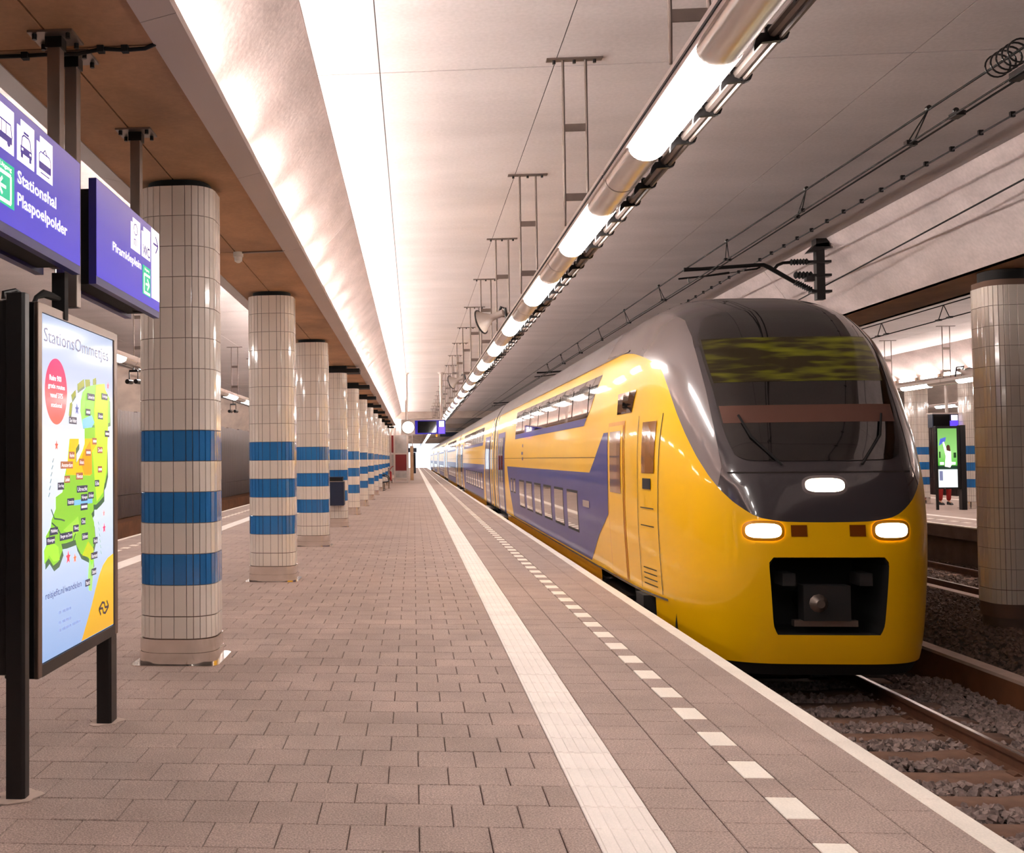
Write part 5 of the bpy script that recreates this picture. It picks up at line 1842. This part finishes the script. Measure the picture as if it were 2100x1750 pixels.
# ------------------------------------------------------------------ opposite platform: poster box, display, person
t = thing('advert_box', 'black poster box with a green lit advert on the opposite platform', 'poster', (15.4, 32, 0))
MB().box(15.03, 15.83, 32, 32.14, .60, 2.42).build('case', M['black'], t, bevel=.01)
MB().box(15.70, 15.84, 31.98, 32.16, 0, 2.44).build('leg', M['black'], t)
MB().box(15.03, 15.09, 32.04, 32.10, 0, .62).build('leg', M['black'], t)
MB().box(15.075, 15.60, 31.992, 31.998, .65, 2.35).build('sheet', emit_grad('advert_green', [(0., (236, 244, 244)), (.30, (236, 244, 244)), (.31, (20, 44, 28)), (.36, (24, 60, 34)), (.38, (90, 190, 60)), (.6, (150, 214, 120)), (1., (120, 180, 90))], 'Z', .65, 2.35, 1.1), t)
pa = em((40, 60, 40), .5)
for (p, c) in (([(15.25, 1.25), (15.28, 1.55), (15.20, 1.95), (15.24, 1.97), (15.33, 1.7), (15.43, 1.7), (15.44, 1.3), (15.40, 1.22)], (240, 236, 236)), ([(15.30, 1.72), (15.31, 1.84), (15.35, 1.88), (15.40, 1.85), (15.42, 1.68), (15.37, 1.70)], (70, 40, 30)),
               ([(15.10, 1.85), (15.14, 2.05), (15.3, 2.1), (15.28, 1.98)], (70, 90, 190)), ([(15.50, 1.5), (15.57, 1.5), (15.57, 1.65), (15.50, 1.65)], (30, 60, 30)), ([(15.1, 1.5), (15.14, 1.5), (15.14, 1.68), (15.1, 1.68)], (30, 60, 30)),
               ([(15.12, 1.30), (15.23, 1.30), (15.23, 1.38), (15.12, 1.38)], (240, 244, 240)), ([(15.42, 1.30), (15.55, 1.30), (15.55, 1.38), (15.42, 1.38)], (240, 244, 240)), ([(15.10, .85), (15.19, .85), (15.19, 1.12), (15.10, 1.12)], (110, 116, 150))):
    flat(t, 'advert_print', p, 31.985, em(c), 'y-')
t = thing('departure_display', 'small blue departure board above the green advert on the opposite platform', 'display', (15.8, 33, 2.4))
MB().box(15.42, 16.16, 33, 33.3, 2.40, 2.80).build('case', M['navy'], t)
MB().box(15.40, 16.22, 32.96, 33.34, 2.80, 2.84).build('hood', M['whitemetal'], t)
MB().box(15.44, 15.90, 32.99, 33.0, 2.42, 2.78).build('screen', M['glass'], t)
MB().box(15.91, 16.14, 32.985, 33.0, 2.42, 2.60).build('platform_number_field', em((90, 66, 240)), t)
MB().box(15.95, 16.13, 32.985, 33.0, 2.61, 2.77).build('platform_number_panel', em((236, 228, 255), 1.), t)
MB().tube([(15.9, 33.15, 2.84), (15.9, 33.15, 3.88)], .045, 12).build('pole', M['whitemetal'], t, smooth=True)

# person behind the advert box, only the red trouser legs and shoes show under it
pr = thing('person', 'person in red trousers standing behind the green advert, only lower legs showing', 'person', (16.80, 35.3, 0))


def skin(name, verts, edges, radii, mtl, root, sub=2):
    me = bpy.data.meshes.new(name)
    off = root_world(root)
    me.from_pydata([tuple(Vector(v) - off) for v in verts], edges, [])
    o = bpy.data.objects.new(name, me)
    C.objects.link(o)
    o.parent = root
    md = o.modifiers.new('skin', 'SKIN')
    sv = me.skin_vertices[0].data if me.skin_vertices else None
    if sv is None:
        bpy.context.view_layer.objects.active = o
        me.skin_vertices  # created with the modifier
    for i, r in enumerate(radii):
        me.skin_vertices[0].data[i].radius = (r, r)
    me.skin_vertices[0].data[0].use_root = True
    md2 = o.modifiers.new('sub', 'SUBSURF')
    md2.levels = md2.render_levels = sub
    me.materials.append(mtl)
    return o


try:
    px, py_ = 16.80, 35.3
    V_ = [(px, py_, .95), (px, py_, 1.15), (px, py_, 1.38), (px, py_, 1.50), (px, py_, 1.62), (px, py_ - .01, 1.74),
          (px - .19, py_, 1.42), (px - .24, py_ + .02, 1.14), (px - .24, py_ - .06, .90), (px - .24, py_ - .09, .81),
          (px + .19, py_, 1.42), (px + .24, py_ + .02, 1.14), (px + .24, py_ - .06, .90), (px + .24, py_ - .09, .81),
          (px - .10, py_, .88), (px - .12, py_ - .02, .50), (px - .13, py_ + .02, .09), (px - .13, py_ - .12, .05),
          (px + .10, py_, .88), (px + .12, py_ - .02, .50), (px + .13, py_ + .02, .09), (px + .13, py_ - .12, .05)]
    E_ = [(0, 1), (1, 2), (2, 3), (3, 4), (4, 5), (2, 6), (6, 7), (7, 8), (8, 9), (2, 10), (10, 11), (11, 12), (12, 13), (0, 14), (14, 15), (15, 16), (16, 17), (0, 18), (18, 19), (19, 20), (20, 21)]
    R_ = [.14, .125, .15, .06, .085, .075, .06, .045, .035, .03, .06, .045, .035, .03, .09, .058, .036, .03, .09, .058, .036, .03]
    skin('body', V_, E_, R_, M['skin'], pr)
    Vt = [(px, py_, .95), (px - .10, py_, .88), (px - .12, py_ - .02, .50), (px - .13, py_ + .02, .12), (px + .10, py_, .88), (px + .12, py_ - .02, .50), (px + .13, py_ + .02, .12)]
    skin('trousers', Vt, [(0, 1), (1, 2), (2, 3), (0, 4), (4, 5), (5, 6)], [.155, .105, .078, .068, .105, .078, .068], M['trouser'], pr)
    Vj = [(px, py_, 1.0), (px, py_, 1.2), (px, py_, 1.40), (px - .20, py_, 1.42), (px - .25, py_ + .02, 1.14), (px - .25, py_ - .05, .93), (px + .20, py_, 1.42), (px + .25, py_ + .02, 1.14), (px + .25, py_ - .05, .93)]
    skin('jacket', Vj, [(0, 1), (1, 2), (2, 3), (3, 4), (4, 5), (2, 6), (6, 7), (7, 8)], [.165, .15, .165, .075, .06, .048, .075, .06, .048], M['jacket'], pr)
    for s_ in (-.13, .13):
        MB().prism([(py_ + .07, 0), (py_ + .07, .10), (py_ - .02, .10), (py_ - .14, .06), (py_ - .19, .03), (py_ - .19, 0)], 0, px + s_ - .045, px + s_ + .045).build('shoe', M['shoe'], pr, bevel=.01)
except Exception as ex:
    print('person', ex)
